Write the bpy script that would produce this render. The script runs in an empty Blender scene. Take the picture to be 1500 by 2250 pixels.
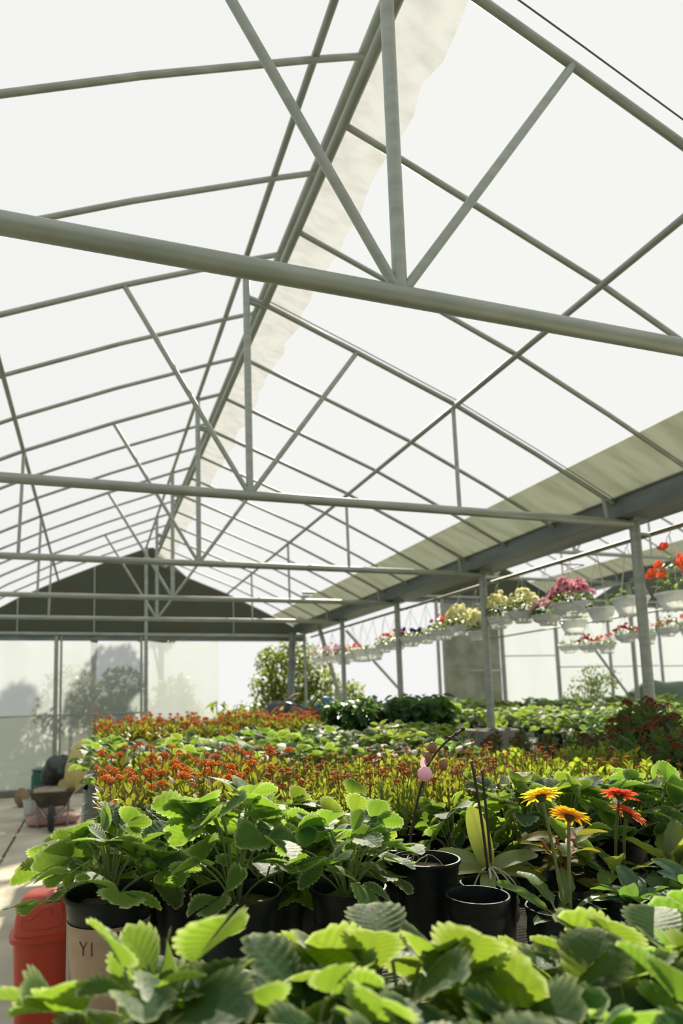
import bpy, bmesh, math, random
from mathutils import Vector, Matrix
sc = bpy.context.scene
COL = sc.collection
PI = math.pi
V = Vector

# ------------------------------------------------------------------ materials
def nt(name):
    m = bpy.data.materials.new(name); m.use_nodes = True
    t = m.node_tree; t.nodes.clear()
    return m, t, t.nodes, t.links

def rgb(c): return (c[0], c[1], c[2], 1.0)

def simple(name, col, rough=.5, metal=0.0, col2=None, scale=8.0, stretch=(1, 1, 1), bump=0.0, spec=.5, detail=4):
    m, t, N, L = nt(name)
    o = N.new('ShaderNodeOutputMaterial'); b = N.new('ShaderNodeBsdfPrincipled')
    b.inputs['Roughness'].default_value = rough; b.inputs['Metallic'].default_value = metal
    b.inputs['Specular IOR Level'].default_value = spec
    b.inputs['Base Color'].default_value = rgb(col)
    if col2 is not None or bump:
        tc = N.new('ShaderNodeTexCoord'); mp = N.new('ShaderNodeMapping'); mp.inputs['Scale'].default_value = stretch
        nz = N.new('ShaderNodeTexNoise'); nz.inputs['Scale'].default_value = scale; nz.inputs['Detail'].default_value = detail
        L.new(tc.outputs['Object'], mp.inputs[0]); L.new(mp.outputs[0], nz.inputs['Vector'])
        if col2 is not None:
            r = N.new('ShaderNodeValToRGB'); r.color_ramp.elements[0].position = .35; r.color_ramp.elements[1].position = .68
            r.color_ramp.elements[0].color = rgb(col); r.color_ramp.elements[1].color = rgb(col2)
            L.new(nz.outputs['Fac'], r.inputs[0]); L.new(r.outputs[0], b.inputs['Base Color'])
        if bump:
            bp = N.new('ShaderNodeBump'); bp.inputs['Strength'].default_value = bump; bp.inputs['Distance'].default_value = .01
            L.new(nz.outputs['Fac'], bp.inputs['Height']); L.new(bp.outputs[0], b.inputs['Normal'])
    L.new(b.outputs[0], o.inputs[0])
    return m

def leafmat(name, dark, light, trans, rough=.4, tw=.45, edge=None, vein=None, hue=.02, val=.25, spec=.5, bump=.25, bscale=140, under=1.5):
    """two-sided leaf: glossy face colour plus light passing through; colour attribute 'tint' = (random, edge, vein)"""
    m, t, N, L = nt(name)
    o = N.new('ShaderNodeOutputMaterial'); b = N.new('ShaderNodeBsdfPrincipled'); tr = N.new('ShaderNodeBsdfTranslucent'); mx = N.new('ShaderNodeMixShader')
    at = N.new('ShaderNodeAttribute'); at.attribute_name = 'tint'
    sp = N.new('ShaderNodeSeparateColor'); L.new(at.outputs['Color'], sp.inputs[0])
    oi = N.new('ShaderNodeObjectInfo')
    def mixc(fac, a, c, f=None):
        k = N.new('ShaderNodeMix'); k.data_type = 'RGBA'
        for s, x in ((k.inputs[6], a), (k.inputs[7], c)):
            if isinstance(x, tuple): s.default_value = rgb(x)
            else: L.new(x, s)
        if isinstance(fac, float): k.inputs[0].default_value = fac
        else: L.new(fac, k.inputs[0])
        return k.outputs[2]
    def mul(a, f):
        k = N.new('ShaderNodeMath'); k.operation = 'MULTIPLY'; L.new(a, k.inputs[0]); k.inputs[1].default_value = f; return k.outputs[0]
    fc = mixc(sp.outputs[0], dark, light)
    if vein: fc = mixc(mul(sp.outputs[2], .35), fc, vein)
    if edge: fc = mixc(mul(sp.outputs[1], .55), fc, edge)
    g = N.new('ShaderNodeNewGeometry')
    hs = N.new('ShaderNodeHueSaturation')
    mr = N.new('ShaderNodeMapRange'); mr.inputs['To Min'].default_value = .5 - hue; mr.inputs['To Max'].default_value = .5 + hue
    L.new(oi.outputs['Random'], mr.inputs[0]); L.new(mr.outputs[0], hs.inputs['Hue'])
    mv = N.new('ShaderNodeMapRange'); mv.inputs['To Min'].default_value = 1 - val; mv.inputs['To Max'].default_value = 1 + val
    L.new(oi.outputs['Random'], mv.inputs[0]); L.new(mv.outputs[0], hs.inputs['Value'])
    L.new(fc, hs.inputs['Color'])
    hb = N.new('ShaderNodeHueSaturation'); hb.inputs['Saturation'].default_value = .75; hb.inputs['Value'].default_value = under
    L.new(hs.outputs[0], hb.inputs['Color'])
    L.new(mixc(g.outputs['Backfacing'], hs.outputs[0], hb.outputs[0]), b.inputs['Base Color'])
    tcol = mixc(sp.outputs[0], tuple(x * .8 for x in trans), tuple(min(1, x * 1.15) for x in trans))
    tcol = mixc(mul(sp.outputs[2], .4), tcol, tuple(x * .5 for x in trans))
    if edge: tcol = mixc(mul(sp.outputs[1], .5), tcol, edge)
    h2 = N.new('ShaderNodeHueSaturation'); L.new(mr.outputs[0], h2.inputs['Hue']); L.new(tcol, h2.inputs['Color'])
    L.new(h2.outputs[0], tr.inputs['Color'])
    b.inputs['Roughness'].default_value = rough; b.inputs['Specular IOR Level'].default_value = spec
    if bump:
        tc = N.new('ShaderNodeTexCoord'); nz = N.new('ShaderNodeTexNoise'); nz.inputs['Scale'].default_value = bscale; nz.inputs['Detail'].default_value = 2
        bp = N.new('ShaderNodeBump'); bp.inputs['Strength'].default_value = bump; bp.inputs['Distance'].default_value = .003
        L.new(tc.outputs['Object'], nz.inputs['Vector']); L.new(nz.outputs['Fac'], bp.inputs['Height']); L.new(bp.outputs[0], b.inputs['Normal'])
    mx.inputs[0].default_value = tw
    L.new(b.outputs[0], mx.inputs[1]); L.new(tr.outputs[0], mx.inputs[2]); L.new(mx.outputs[0], o.inputs[0])
    return m

def film(name, clear, tcol, dcol=None, dirt=0.0, scale=3.0, stretch=(1, 1, 1), dirtcol=(.35, .33, .22)):
    """plastic sheet: part clear, part light-scattering"""
    m, t, N, L = nt(name)
    o = N.new('ShaderNodeOutputMaterial'); tp = N.new('ShaderNodeBsdfTransparent'); tr = N.new('ShaderNodeBsdfTranslucent'); df = N.new('ShaderNodeBsdfDiffuse')
    m1 = N.new('ShaderNodeMixShader'); m2 = N.new('ShaderNodeMixShader')
    tp.inputs[0].default_value = (.98, .985, .98, 1); tr.inputs[0].default_value = rgb(tcol); df.inputs[0].default_value = rgb(dcol or tcol)
    m1.inputs[0].default_value = .25
    L.new(tr.outputs[0], m1.inputs[1]); L.new(df.outputs[0], m1.inputs[2])
    m2.inputs[0].default_value = 1 - clear
    L.new(tp.outputs[0], m2.inputs[1]); L.new(m1.outputs[0], m2.inputs[2]); L.new(m2.outputs[0], o.inputs[0])
    if dirt:
        tc = N.new('ShaderNodeTexCoord'); mp = N.new('ShaderNodeMapping'); mp.inputs['Scale'].default_value = stretch
        nz = N.new('ShaderNodeTexNoise'); nz.inputs['Scale'].default_value = scale; nz.inputs['Detail'].default_value = 6
        r = N.new('ShaderNodeValToRGB'); r.color_ramp.elements[0].position = .4; r.color_ramp.elements[1].position = .4 + .3
        r.color_ramp.elements[0].color = rgb(tcol); r.color_ramp.elements[1].color = rgb(tuple(tcol[i] * (1 - dirt) + dirtcol[i] * dirt for i in range(3)))
        L.new(tc.outputs['Object'], mp.inputs[0]); L.new(mp.outputs[0], nz.inputs['Vector']); L.new(nz.outputs['Fac'], r.inputs[0])
        L.new(r.outputs[0], tr.inputs[0]); L.new(r.outputs[0], df.inputs[0])
    return m

M = {}
M['steel'] = simple('galvanized_steel', (.25, .28, .24), .42, .25, (.33, .36, .32), 4, (1, 1, 5), .05)
M['gutter'] = simple('gutter_steel', (.10, .125, .12), .45, .2, (.17, .2, .19), 3, (1, .4, 3), .05)
M['rail'] = simple('rail_steel', (.2, .2, .13), .5, .1, (.28, .27, .19), 9)
M['wire'] = simple('thin_wire', (.1, .09, .09), .5)
M['film'] = film('roof_film', .94, (.45, .46, .45))
M['wallfilm'] = film('wall_film', .24, (.40, .435, .44), (.45, .48, .47), .35, 2.2, (1, 1, .25), (.31, .34, .33))
M['eave'] = film('eave_panel_plastic', .02, (.42, .44, .38), (.45, .46, .40), .6, 2.6, (.6, 3.5, 1), (.31, .32, .255))
M['ridge'] = film('ridge_film_plastic', .42, (.42, .42, .38), None, .7, 7, (1, 2, 1), (.26, .25, .20))
M['gable'] = film('gable_panel_plastic', .0, (.125, .145, .125), (.3, .33, .3), .8, 2.2, (1, 1, 1.8), (.14, .13, .10))
M['panel'] = film('grey_panel_plastic', .0, (.072, .080, .066), (.16, .17, .145), .8, 2.5, (1, 1, .8), (.035, .038, .03))
M['white'] = simple('white_plastic', (.66, .69, .70), .42, 0, (.58, .61, .61), 12)
M['cord'] = simple('pale_cord', (.55, .55, .48), .6)
M['black'] = simple('black_plastic', (.003, .006, .006), .42, 0, (.006, .010, .010), 30, bump=.05, spec=.25)
M['bag'] = simple('black_grow_bag', (.005, .007, .008), .42, 0, (.01, .013, .013), 40, (1, 1, 6), .35, spec=.3)
M['kraft'] = simple('kraft_label', (.36, .25, .17), .7, 0, (.42, .3, .21), 20)
M['ink'] = simple('dark_ink', (.05, .045, .04), .7)
M['soil'] = simple('potting_soil', (.05, .035, .02), .95, 0, (.14, .10, .055), 60, bump=.8)
M['red'] = simple('red_plastic', (.43, .045, .018), .36, 0, (.38, .04, .018), 6)
M['redlid'] = simple('red_lid_plastic', (.46, .058, .03), .42, 0, (.41, .05, .026), 6)
M['concrete'] = simple('concrete', (.44, .40, .31), .9, 0, (.60, .56, .45), 2.2, bump=.25)
M['pier'] = simple('pier_concrete', (.13, .14, .125), .9, 0, (.20, .20, .17), 7, bump=.4)
M['moss'] = simple('moss', (.05, .06, .02), .95, 0, (.12, .11, .04), 60, bump=.8)
M['chrome'] = simple('wire_grid_metal', (.5, .5, .46), .3, .7)
M['teal'] = simple('teal_plastic', (.01, .10, .075), .4)
M['blackbag'] = simple('black_sheet', (.012, .016, .016), .35, 0, (.03, .04, .04), 8, bump=.6)
M['yellowsack'] = simple('yellow_sack', (.50, .42, .12), .6, 0, (.60, .50, .32), 5, bump=.5)
M['pinksack'] = simple('pink_sack', (.42, .22, .21), .6, 0, (.5, .3, .28), 5, bump=.5)
M['tansack'] = simple('tan_sack', (.22, .16, .09), .8, 0, (.3, .23, .14), 9, bump=.5)
M['tray'] = simple('rusty_tray', (.05, .055, .045), .6, .3, (.12, .10, .06), 7, bump=.3)
M['canvas'] = simple('canvas_sheet', (.28, .25, .16), .8, 0, (.38, .34, .24), 9, bump=.5)
M['rubber'] = simple('rubber', (.015, .02, .018), .6)
M['blue'] = simple('blue_sheet', (.02, .22, .55), .4)
M['bark'] = simple('bark', (.06, .055, .04), .9, 0, (.11, .10, .075), 8, (1, 1, .2), .6)
M['tarp'] = simple('green_tarp', (.03, .07, .035), .6, 0, (.05, .10, .05), 2, bump=.3)
M['ground'] = simple('outside_ground', (.10, .12, .07), .95, 0, (.16, .17, .11), 1)

M['straw'] = leafmat('strawberry_leaf', (.010, .044, .022), (.024, .078, .026), (.27, .44, .035), .5, .5, (.80, .86, .45), (.06, .13, .05), .02, .2, .22, .3, 160)  # pale edge colour paints the shine of backlit hairs on the teeth
M['stalk'] = leafmat('green_stalk', (.10, .16, .03), (.14, .2, .04), (.3, .4, .06), .4, .3, bump=0)
M['kal_orange'] = leafmat('orange_kalanchoe_leaf', (.010, .05, .014), (.06, .085, .014), (.27, .38, .028), .4, .46, (.50, .19, .02), None, .02, .25, .35, 0)
M['kal_bud'] = leafmat('budding_kalanchoe_leaf', (.022, .08, .014), (.07, .13, .016), (.40, .50, .035), .4, .5, (.42, .36, .04), None, .02, .25, .35, 0)
M['kal_yellow'] = leafmat('yellow_green_kalanchoe_leaf', (.025, .085, .014), (.08, .14, .018), (.48, .56, .03), .4, .52, (.42, .44, .05), None, .025, .25, .35, 0)
M['kal_dark'] = leafmat('dark_kalanchoe_leaf', (.008, .04, .014), (.02, .065, .018), (.13, .26, .03), .4, .35, (.1, .12, .03), None, .02, .2, .35, 0)
M['pepper'] = leafmat('pepper_leaf', (.009, .042, .02), (.024, .075, .028), (.18, .36, .05), .4, .42, None, (.05, .11, .04), .015, .2, .4, 0)
M['gerbleaf'] = leafmat('gerbera_leaf', (.04, .10, .022), (.08, .16, .03), (.38, .5, .06), .45, .42, None, (.12, .2, .08), .02, .25, .5, .4, 110)
M['primleaf'] = leafmat('crinkled_leaf', (.02, .07, .03), (.05, .13, .045), (.28, .44, .06), .5, .42, None, (.08, .15, .08), .02, .2, .5, .6, 90)
M['orchidleaf'] = leafmat('orchid_leaf', (.12, .17, .05), (.17, .22, .07), (.55, .58, .06), .38, .42, None, (.2, .25, .09), .01, .1, .6, 0)
M['impatleaf'] = leafmat('red_edged_leaf', (.04, .09, .018), (.09, .12, .02), (.34, .36, .03), .5, .5, (.30, .10, .02), (.07, .12, .03), .015, .2, .08, .2, 90, 1.0)
M['croton'] = leafmat('croton_leaf', (.30, .13, .02), (.42, .18, .025), (.75, .33, .03), .35, .45, None, (.3, .2, .03), .02, .2, .5, 0)
M['bright'] = leafmat('bright_leaf', (.05, .12, .02), (.09, .17, .03), (.42, .58, .06), .4, .48, None, None, .02, .2, .5, 0)
M['basketleaf'] = leafmat('basket_leaf', (.025, .07, .018), (.06, .12, .03), (.3, .42, .05), .4, .4, None, None, .02, .2, .5, 0)
M['tree'] = leafmat('tree_leaf', (.03, .06, .018), (.08, .11, .03), (.40, .46, .06), .4, .5, None, None, .02, .2, .5, 0)
def petal(name, c, tw=.4, tc=None):
    return leafmat(name, c, tuple(min(1, x * 1.15) for x in c), tc or tuple(min(1, x * 1.2) for x in c), .5, tw, None, None, .004, .06, .3, 0, under=1.0)
M['orange'] = petal('orange_bud', (.70, .26, .03), .5); M['darkbud'] = petal('dark_red_bud', (.50, .16, .03), .4); M['deepbud'] = petal('deep_red_bud', (.20, .04, .014))
M['redstem'] = petal('red_stem', (.30, .10, .03))
M['gy'] = petal('yellow_petal', (.9, .52, .02), .62, (1, .74, .05)); M['go'] = petal('golden_petal', (.9, .42, .015), .62, (1, .60, .03))
M['gr'] = petal('coral_red_petal', (.72, .11, .05), .6, (1, .2, .08)); M['gc'] = petal('salmon_petal', (.78, .22, .10), .6, (1, .34, .15))
M['pink'] = petal('pink_petal', (.68, .30, .38), .5); M['palepink'] = petal('pale_pink_petal', (.75, .42, .50)); M['coral'] = petal('coral_petal', (.80, .10, .05))
M['pale'] = petal('pale_yellow_petal', (.92, .89, .48), .55); M['purple'] = petal('purple_petal', (.06, .02, .16)); M['crimson'] = petal('crimson_petal', (.42, .02, .03))
M['whitep'] = petal('white_petal', (.8, .8, .75)); M['yc'] = petal('yellow_centre', (.7, .5, .04)); M['brown'] = petal('brown_centre', (.08, .06, .02))
M['white'] = petal('white_plastic', (.76, .79, .79), .35, (.62, .64, .62)); M['cup'] = petal('green_cup', (.10, .13, .03)); M['spike'] = petal('dark_spike', (.055, .035, .025), .1); M['budbrown'] = petal('brown_bud', (.30, .17, .10), .25)
M['lilac'] = petal('lilac_pink_petal', (.72, .48, .56)); M['root'] = simple('pale_root', (.35, .36, .26), .7)

# ------------------------------------------------------------------ mesh builder
class MB:
    def __init__(s): s.v = []; s.f = []; s.c = []; s.m = []
    def add(s, vs, fs, cs=None, X=None, mi=0):
        b = len(s.v)
        s.v += [tuple(X @ V(p)) for p in vs] if X is not None else [tuple(p) for p in vs]
        s.c += cs if cs else [(.5, 0, 0)] * len(vs)
        s.f += [tuple(i + b for i in f) for f in fs]; s.m += [mi] * len(fs)
    def tube(s, pts, r, n=8, X=None, mi=0, col=(.5, 0, 0), caps=True):
        pts = [V(p) for p in pts]; k = len(pts); rs = r if isinstance(r, (list, tuple)) else [r] * k
        vs = []; fs = []; up = None
        for i, p in enumerate(pts):
            d = (pts[min(i + 1, k - 1)] - pts[max(i - 1, 0)]).normalized()
            if up is None:
                up = V((0, 0, 1)) if abs(d.z) < .9 else V((1, 0, 0))
            a = d.cross(up).normalized(); up = a.cross(d).normalized()
            for j in range(n):
                w = 2 * PI * j / n
                vs.append(p + (a * math.cos(w) + up * math.sin(w)) * rs[i])
        for i in range(k - 1):
            for j in range(n):
                fs.append((i * n + j, i * n + (j + 1) % n, (i + 1) * n + (j + 1) % n, (i + 1) * n + j))
        if caps: fs += [tuple(range(n))[::-1], tuple((k - 1) * n + j for j in range(n))]
        s.add(vs, fs, [col] * len(vs), X, mi)
    def lathe(s, prof, n=24, X=None, mi=0, col=(.5, 0, 0), wob=None):
        vs = []; fs = []
        for i, (r, z) in enumerate(prof):
            for j in range(n):
                a = 2 * PI * j / n; q = r * (1 + (wob(a, z) if wob else 0))
                vs.append((q * math.cos(a), q * math.sin(a), z))
        for i in range(len(prof) - 1):
            for j in range(n):
                fs.append((i * n + j, i * n + (j + 1) % n, (i + 1) * n + (j + 1) % n, (i + 1) * n + j))
        s.add(vs, fs, [col] * len(vs), X, mi)
    def disc(s, r, z, n=24, X=None, mi=0, rnd=None, h=0):
        vs = [(0, 0, z + h)]; fs = []
        for k, q in ((1, .5), (2, 1.0)):
            for j in range(n):
                a = 2 * PI * j / n; vs.append((r * q * math.cos(a), r * q * math.sin(a), z + (h * .6 if k == 1 else 0) + (rnd.uniform(-.004, .004) if rnd else 0)))
        for j in range(n):
            j2 = (j + 1) % n
            fs.append((0, 1 + j, 1 + j2)); fs.append((1 + j, 1 + n + j, 1 + n + j2, 1 + j2))
        s.add(vs, fs, None, X, mi)
    def box(s, lo, hi, X=None, mi=0, bev=0.0):
        if bev <= 0:
            x0, y0, z0 = lo; x1, y1, z1 = hi
            vs = [(x0, y0, z0), (x1, y0, z0), (x1, y1, z0), (x0, y1, z0), (x0, y0, z1), (x1, y0, z1), (x1, y1, z1), (x0, y1, z1)]
            fs = [(3, 2, 1, 0), (4, 5, 6, 7), (0, 1, 5, 4), (1, 2, 6, 5), (2, 3, 7, 6), (3, 0, 4, 7)]
            s.add(vs, fs, None, X, mi); return
        bm = bmesh.new(); bmesh.ops.create_cube(bm, size=1)
        for v in bm.verts: v.co = V([lo[i] + (v.co[i] + .5) * (hi[i] - lo[i]) for i in range(3)])
        bmesh.ops.bevel(bm, geom=bm.edges[:], offset=bev, segments=2, affect='EDGES', profile=.5)
        bm.verts.index_update()
        s.add([v.co[:] for v in bm.verts], [tuple(v.index for v in f.verts) for f in bm.faces], None, X, mi); bm.free()
    def blob(s, c, r, nu=14, nv=9, rnd=None, amp=0, X=None, mi=0, col=(.5, 0, 0), p=1.0):
        vs = [(c[0], c[1], c[2] - r[2])]; fs = []
        ph = [(rnd.uniform(0, 6), rnd.uniform(1, 4), rnd.uniform(1, 4)) for _ in range(4)] if rnd else []
        sg = lambda x: math.copysign(abs(x) ** p, x)
        for i in range(1, nv):
            t = -PI / 2 + PI * i / nv
            for j in range(nu):
                a = 2 * PI * j / nu
                q = 1 + amp * sum(math.sin(u * a + w * t + f) for f, u, w in [(h[0], round(h[1]), h[2]) for h in ph]) / 2
                vs.append((c[0] + r[0] * q * sg(math.cos(t)) * sg(math.cos(a)), c[1] + r[1] * q * sg(math.cos(t)) * sg(math.sin(a)), c[2] + r[2] * q * sg(math.sin(t))))
        vs.append((c[0], c[1], c[2] + r[2])); e = len(vs) - 1
        for j in range(nu):
            fs.append((0, 1 + (j + 1) % nu, 1 + j)); fs.append((e, 1 + (nv - 2) * nu + j, 1 + (nv - 2) * nu + (j + 1) % nu))
        for i in range(nv - 2):
            for j in range(nu):
                fs.append((1 + i * nu + j, 1 + i * nu + (j + 1) % nu, 1 + (i + 1) * nu + (j + 1) % nu, 1 + (i + 1) * nu + j))
        s.add(vs, fs, [col] * len(vs), X, mi)
    def bud(s, c, r, h, d=V((0, 0, 1)), mi=0, col=(.5, 0, 0)):
        d = d.normalized(); a = d.orthogonal().normalized(); b = d.cross(a); c = V(c)
        vs = [c - d * h * .4] + [c + (a * math.cos(k * PI / 2) + b * math.sin(k * PI / 2)) * r + d * h * .25 for k in range(4)] + [c + d * h * .6]
        fs = [(0, 1 + (k + 1) % 4, 1 + k) for k in range(4)] + [(5, 1 + k, 1 + (k + 1) % 4) for k in range(4)]
        s.add(vs, fs, [col] * 6, None, mi)
    def build(s, name, mats, parent=None, loc=None, sharp=40):
        me = bpy.data.meshes.new(name); me.from_pydata(s.v, [], s.f)
        mats = mats if isinstance(mats, (list, tuple)) else [mats]
        for m in mats: me.materials.append(M[m])
        me.polygons.foreach_set('use_smooth', [True] * len(s.f)); me.polygons.foreach_set('material_index', s.m)
        at = me.color_attributes.new('tint', 'FLOAT_COLOR', 'POINT')
        at.data.foreach_set('color', [x for c in s.c for x in (c[0], c[1], c[2], 1)])
        if sharp: me.set_sharp_from_angle(angle=math.radians(sharp))
        me.update()
        o = bpy.data.objects.new(name, me); COL.objects.link(o)
        if parent: o.parent = parent
        if loc: o.location = loc
        return o

def tag(o, label, cat, group=None, kind=None):
    o['label'] = label; o['category'] = cat
    if group: o['group'] = group
    if kind: o['kind'] = kind
    return o
def thing(name, label, cat, loc=(0, 0, 0), rz=0, group=None, s=1.0):
    o = bpy.data.objects.new(name, None); o.empty_display_size = .1; COL.objects.link(o)
    o.location = loc; o.rotation_euler = (0, 0, rz); o.scale = (s, s, s)
    return tag(o, label, cat, group)
def dup(root, loc, rz=0, label=None, group=None, s=1.0):
    r = root.copy(); COL.objects.link(r); r.location = loc; r.rotation_euler = (0, 0, rz); r.scale = (s, s, s)
    if label: r['label'] = label
    if group: r['group'] = group
    for ch in list(root.children):
        c = ch.copy(); COL.objects.link(c); c.parent = r
        for g in list(ch.children):
            e = g.copy(); COL.objects.link(e); e.parent = c
    return r
ORD = ['zeroth', 'first', 'second', 'third', 'fourth', 'fifth', 'sixth', 'seventh', 'eighth', 'ninth', 'tenth', 'eleventh', 'twelfth', 'thirteenth', 'fourteenth', 'fifteenth', 'sixteenth', 'seventeenth', 'eighteenth', 'nineteenth', 'twentieth', 'twenty-first', 'twenty-second', 'twenty-third', 'twenty-fourth', 'twenty-fifth']

# ------------------------------------------------------------------ camera (23 mm on a 24 mm wide sensor, shifted)
CAM = V((-1.0215, 0, 1.656))
def make_camera():
    f = 1417.02; px, py = 654.63, 1372.5
    y, p, r = math.radians(17.7549), math.radians(6.6557), math.radians(-1.4601)
    fwd = V((math.sin(y) * math.cos(p), math.cos(y) * math.cos(p), math.sin(p)))
    rt = V((math.cos(y), -math.sin(y), 0)); up = rt.cross(fwd)
    r2 = math.cos(r) * rt + math.sin(r) * up; u2 = -math.sin(r) * rt + math.cos(r) * up
    c = bpy.data.cameras.new('camera'); c.sensor_fit = 'HORIZONTAL'; c.sensor_width = 24
    c.lens = f / 1500 * 24; c.shift_x = (750 - px) / 1500; c.shift_y = (py - 1125) / 1500
    c.clip_start = .02; c.clip_end = 300
    c.dof.use_dof = True; c.dof.focus_distance = 1.9; c.dof.aperture_fstop = 2.6
    o = bpy.data.objects.new('camera', c); COL.objects.link(o)
    X = Matrix((r2, u2, -fwd)).transposed().to_4x4(); X.translation = CAM
    o.matrix_world = X; sc.camera = o
make_camera()

# ------------------------------------------------------------------ light
w = bpy.data.worlds.new('World'); sc.world = w; w.use_nodes = True
bg = w.node_tree.nodes['Background']; bg.inputs[0].default_value = (1.0, 1.0, .985, 1); bg.inputs[1].default_value = .93
SUN = V((.327, .748, .578)).normalized()
sl = bpy.data.lights.new('sun', 'SUN'); sl.energy = 9.4; sl.angle = math.radians(1.3); sl.color = (1, .92, .74)
so = bpy.data.objects.new('sun', sl); COL.objects.link(so); so.rotation_euler = SUN.to_track_quat('Z', 'Y').to_euler(); so.location = SUN * 30
sc.view_settings.view_transform = 'Standard'; sc.view_settings.look = 'None'; sc.view_settings.gamma = 1; sc.view_settings.exposure = 0.0
sc.view_settings.use_curve_mapping = False
sc.cycles.transparent_max_bounces = 24; sc.cycles.max_bounces = 8; sc.cycles.diffuse_bounces = 4; sc.cycles.transmission_bounces = 6
sc.cycles.sample_clamp_indirect = 6; sc.cycles.use_denoising = True

# ------------------------------------------------------------------ building frame
W = 3.335; BAY = 2 * W
TY = [1.909, 4.205, 6.455, 8.705, 10.955]; YE = 13.297
ZC = 3.0646; ZK = 4.839
LP = [(-3.335, 3.17), (-3.1, 3.30), (-2.4, 3.727), (-1.673, 4.097), (-.841, 4.471), (0, 4.815), (.262, 4.915)]      # aisle-side slope
RP = [(.138, 4.4955), (.836, 4.238), (1.643, 3.93), (2.4, 3.583), (3.133, 3.225)]                                    # basket-side slope
NZ = .93          # the neighbouring bay stands taller and has a flatter, lopsided roof
NL = [(-3.2, 3.48), (-2.3, 3.92), (-1.0, 4.63), (0, 5.13)]
NR = [(0, 5.13), (.836, 5.02), (1.643, 4.86), (2.4, 4.513), (3.133, 4.155)]
def interp(P, x):
    for (a, b), (c, d) in zip(P, P[1:]):
        if a <= x <= c: return b + (d - b) * (x - a) / (c - a)
    return P[0][1] if x < P[0][0] else P[-1][1]

def pipe(name, pts, r, parent=None, mat='steel', n=12):
    b = MB(); b.tube(pts, r, n); return b.build(name, mat, parent)

TL = ['first roof truss overhead, closest to the camera, with the thickest pipes',
      'second roof truss, its king post beside the sunlit ridge gap',
      'third roof truss counting away from the camera, over the main flower bed',
      'fourth roof truss counting away from the camera',
      'fifth roof truss, last one before the grey gable wall']
def truss(i, x0, label, group):
    y = TY[i]
    t = thing('roof_truss', label, 'truss', (x0, y, 0), 0, group)
    if x0:
        zc = ZC + NZ
        pipe('bottom_chord', [(-2.1, 0, zc), (W, 0, zc)], .034, t); pipe('king_post', [(0, 0, zc), (0, 0, 5.13)], .026, t)
        pipe('brace', [(0, 0, zc), (.836, 0, 5.0)], .018, t); pipe('strut', [(1.65, 0, zc), (1.643, 0, 4.85)], .016, t); pipe('strut', [(3.06, 0, zc), (3.03, 0, 4.19)], .018, t)
        pipe('rafter', [(x, 0, z) for x, z in NL], .018, t); pipe('rafter', [(x, 0, z) for x, z in NR], .018, t)
        return t
    pipe('bottom_chord', [(-W, 0, ZC), (W, 0, ZC)], .034, t)
    b = MB(); b.tube([(0, 0, ZC), (0, 0, ZK)], .026, 12); b.tube([(0, 0, 4.50), (.15, 0, 4.47)], .016, 8); b.build('king_post', 'steel', t)
    pipe('brace', [(.0, .0, ZC), (.836, 0, 4.225)], .018, t); pipe('brace', [(0, 0, ZC), (-.841, 0, 4.455)], .018, t)
    pipe('strut', [(1.65, 0, ZC), (1.643, 0, 3.92)], .016, t); pipe('strut', [(-1.70, 0, ZC), (-1.673, 0, 4.085)], .016, t)
    pipe('strut', [(3.06, 0, ZC), (3.03, 0, 3.27)], .018, t)
    pipe('rafter', [(x, 0, z) for x, z in LP], .018, t)
    pipe('rafter', [(0, 0, 4.535)] + [(x, 0, z) for x, z in RP], .018, t)
    return t
for i in range(5): truss(i, 0, TL[i], 'roof trusses of the main bay')
for i, lb in ((3, 'roof truss of the neighbouring taller bay, crossing above the pink petunia basket'), (4, 'last roof truss of the neighbouring taller bay, at its grey gable')):
    truss(i, BAY, lb, 'roof trusses of the neighbouring bay')

ys = []
for i in range(5):
    y1 = TY[i + 1] if i < 4 else YE
    ys += [TY[i] + (y1 - TY[i]) * k / 3 for k in (1, 2)]
for k, y in enumerate(ys):
    o = pipe('roof_rafter', [(x, y, z) for x, z in LP], .016); tag(o, f'slim arched rafter on the aisle-side roof slope, {ORD[k+1]} behind the nearest truss', 'rafter', 'slim rafters of the aisle-side slope')
    o = pipe('roof_rafter', [(x, y, z) for x, z in RP], .016); tag(o, f'slim rafter on the basket-side roof slope, {ORD[k+1]} behind the nearest truss', 'rafter', 'slim rafters of the basket-side slope')
for k, y in enumerate([5.7, 7.205, 7.955, 9.455, 10.205, 11.74, 12.52]):
    o = pipe('roof_rafter', [(x + BAY, y, z) for x, z in NR], .014); tag(o, f'thin rafter of the neighbouring roof above the baskets, {ORD[k+1]} by distance', 'rafter', 'slim rafters of the neighbouring bay')
for nm, x, z, r, lb in (('roof_purlin', 0, ZK - .005, .02, 'long purlin running along the tops of the king posts'),
                        ('roof_purlin', -1.673, 4.085, .02, 'long purlin along the aisle-side slope, above the back window wall'),
                        ('roof_purlin', 1.643, 3.895, .02, 'long purlin along the basket-side slope, crossing every slim rafter'),
                        ('ridge_beam', .262, 4.93, .026, 'upper ridge beam at the top edge of the aisle-side slope'),
                        ('ridge_beam', .138, 4.4955, .026, 'lower ridge beam under the vent gap, carrying the basket-side rafters')):
    tag(pipe(nm, [(x, -.5, z), (x, YE, z)], r), lb, 'beam')
tag(pipe('roof_purlin', [(BAY + 1.643, 5.5, 3.915 + NZ), (BAY + 1.643, YE, 3.915 + NZ)], .018), 'purlin under the neighbouring roof, beyond the hanging baskets', 'beam')
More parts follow.
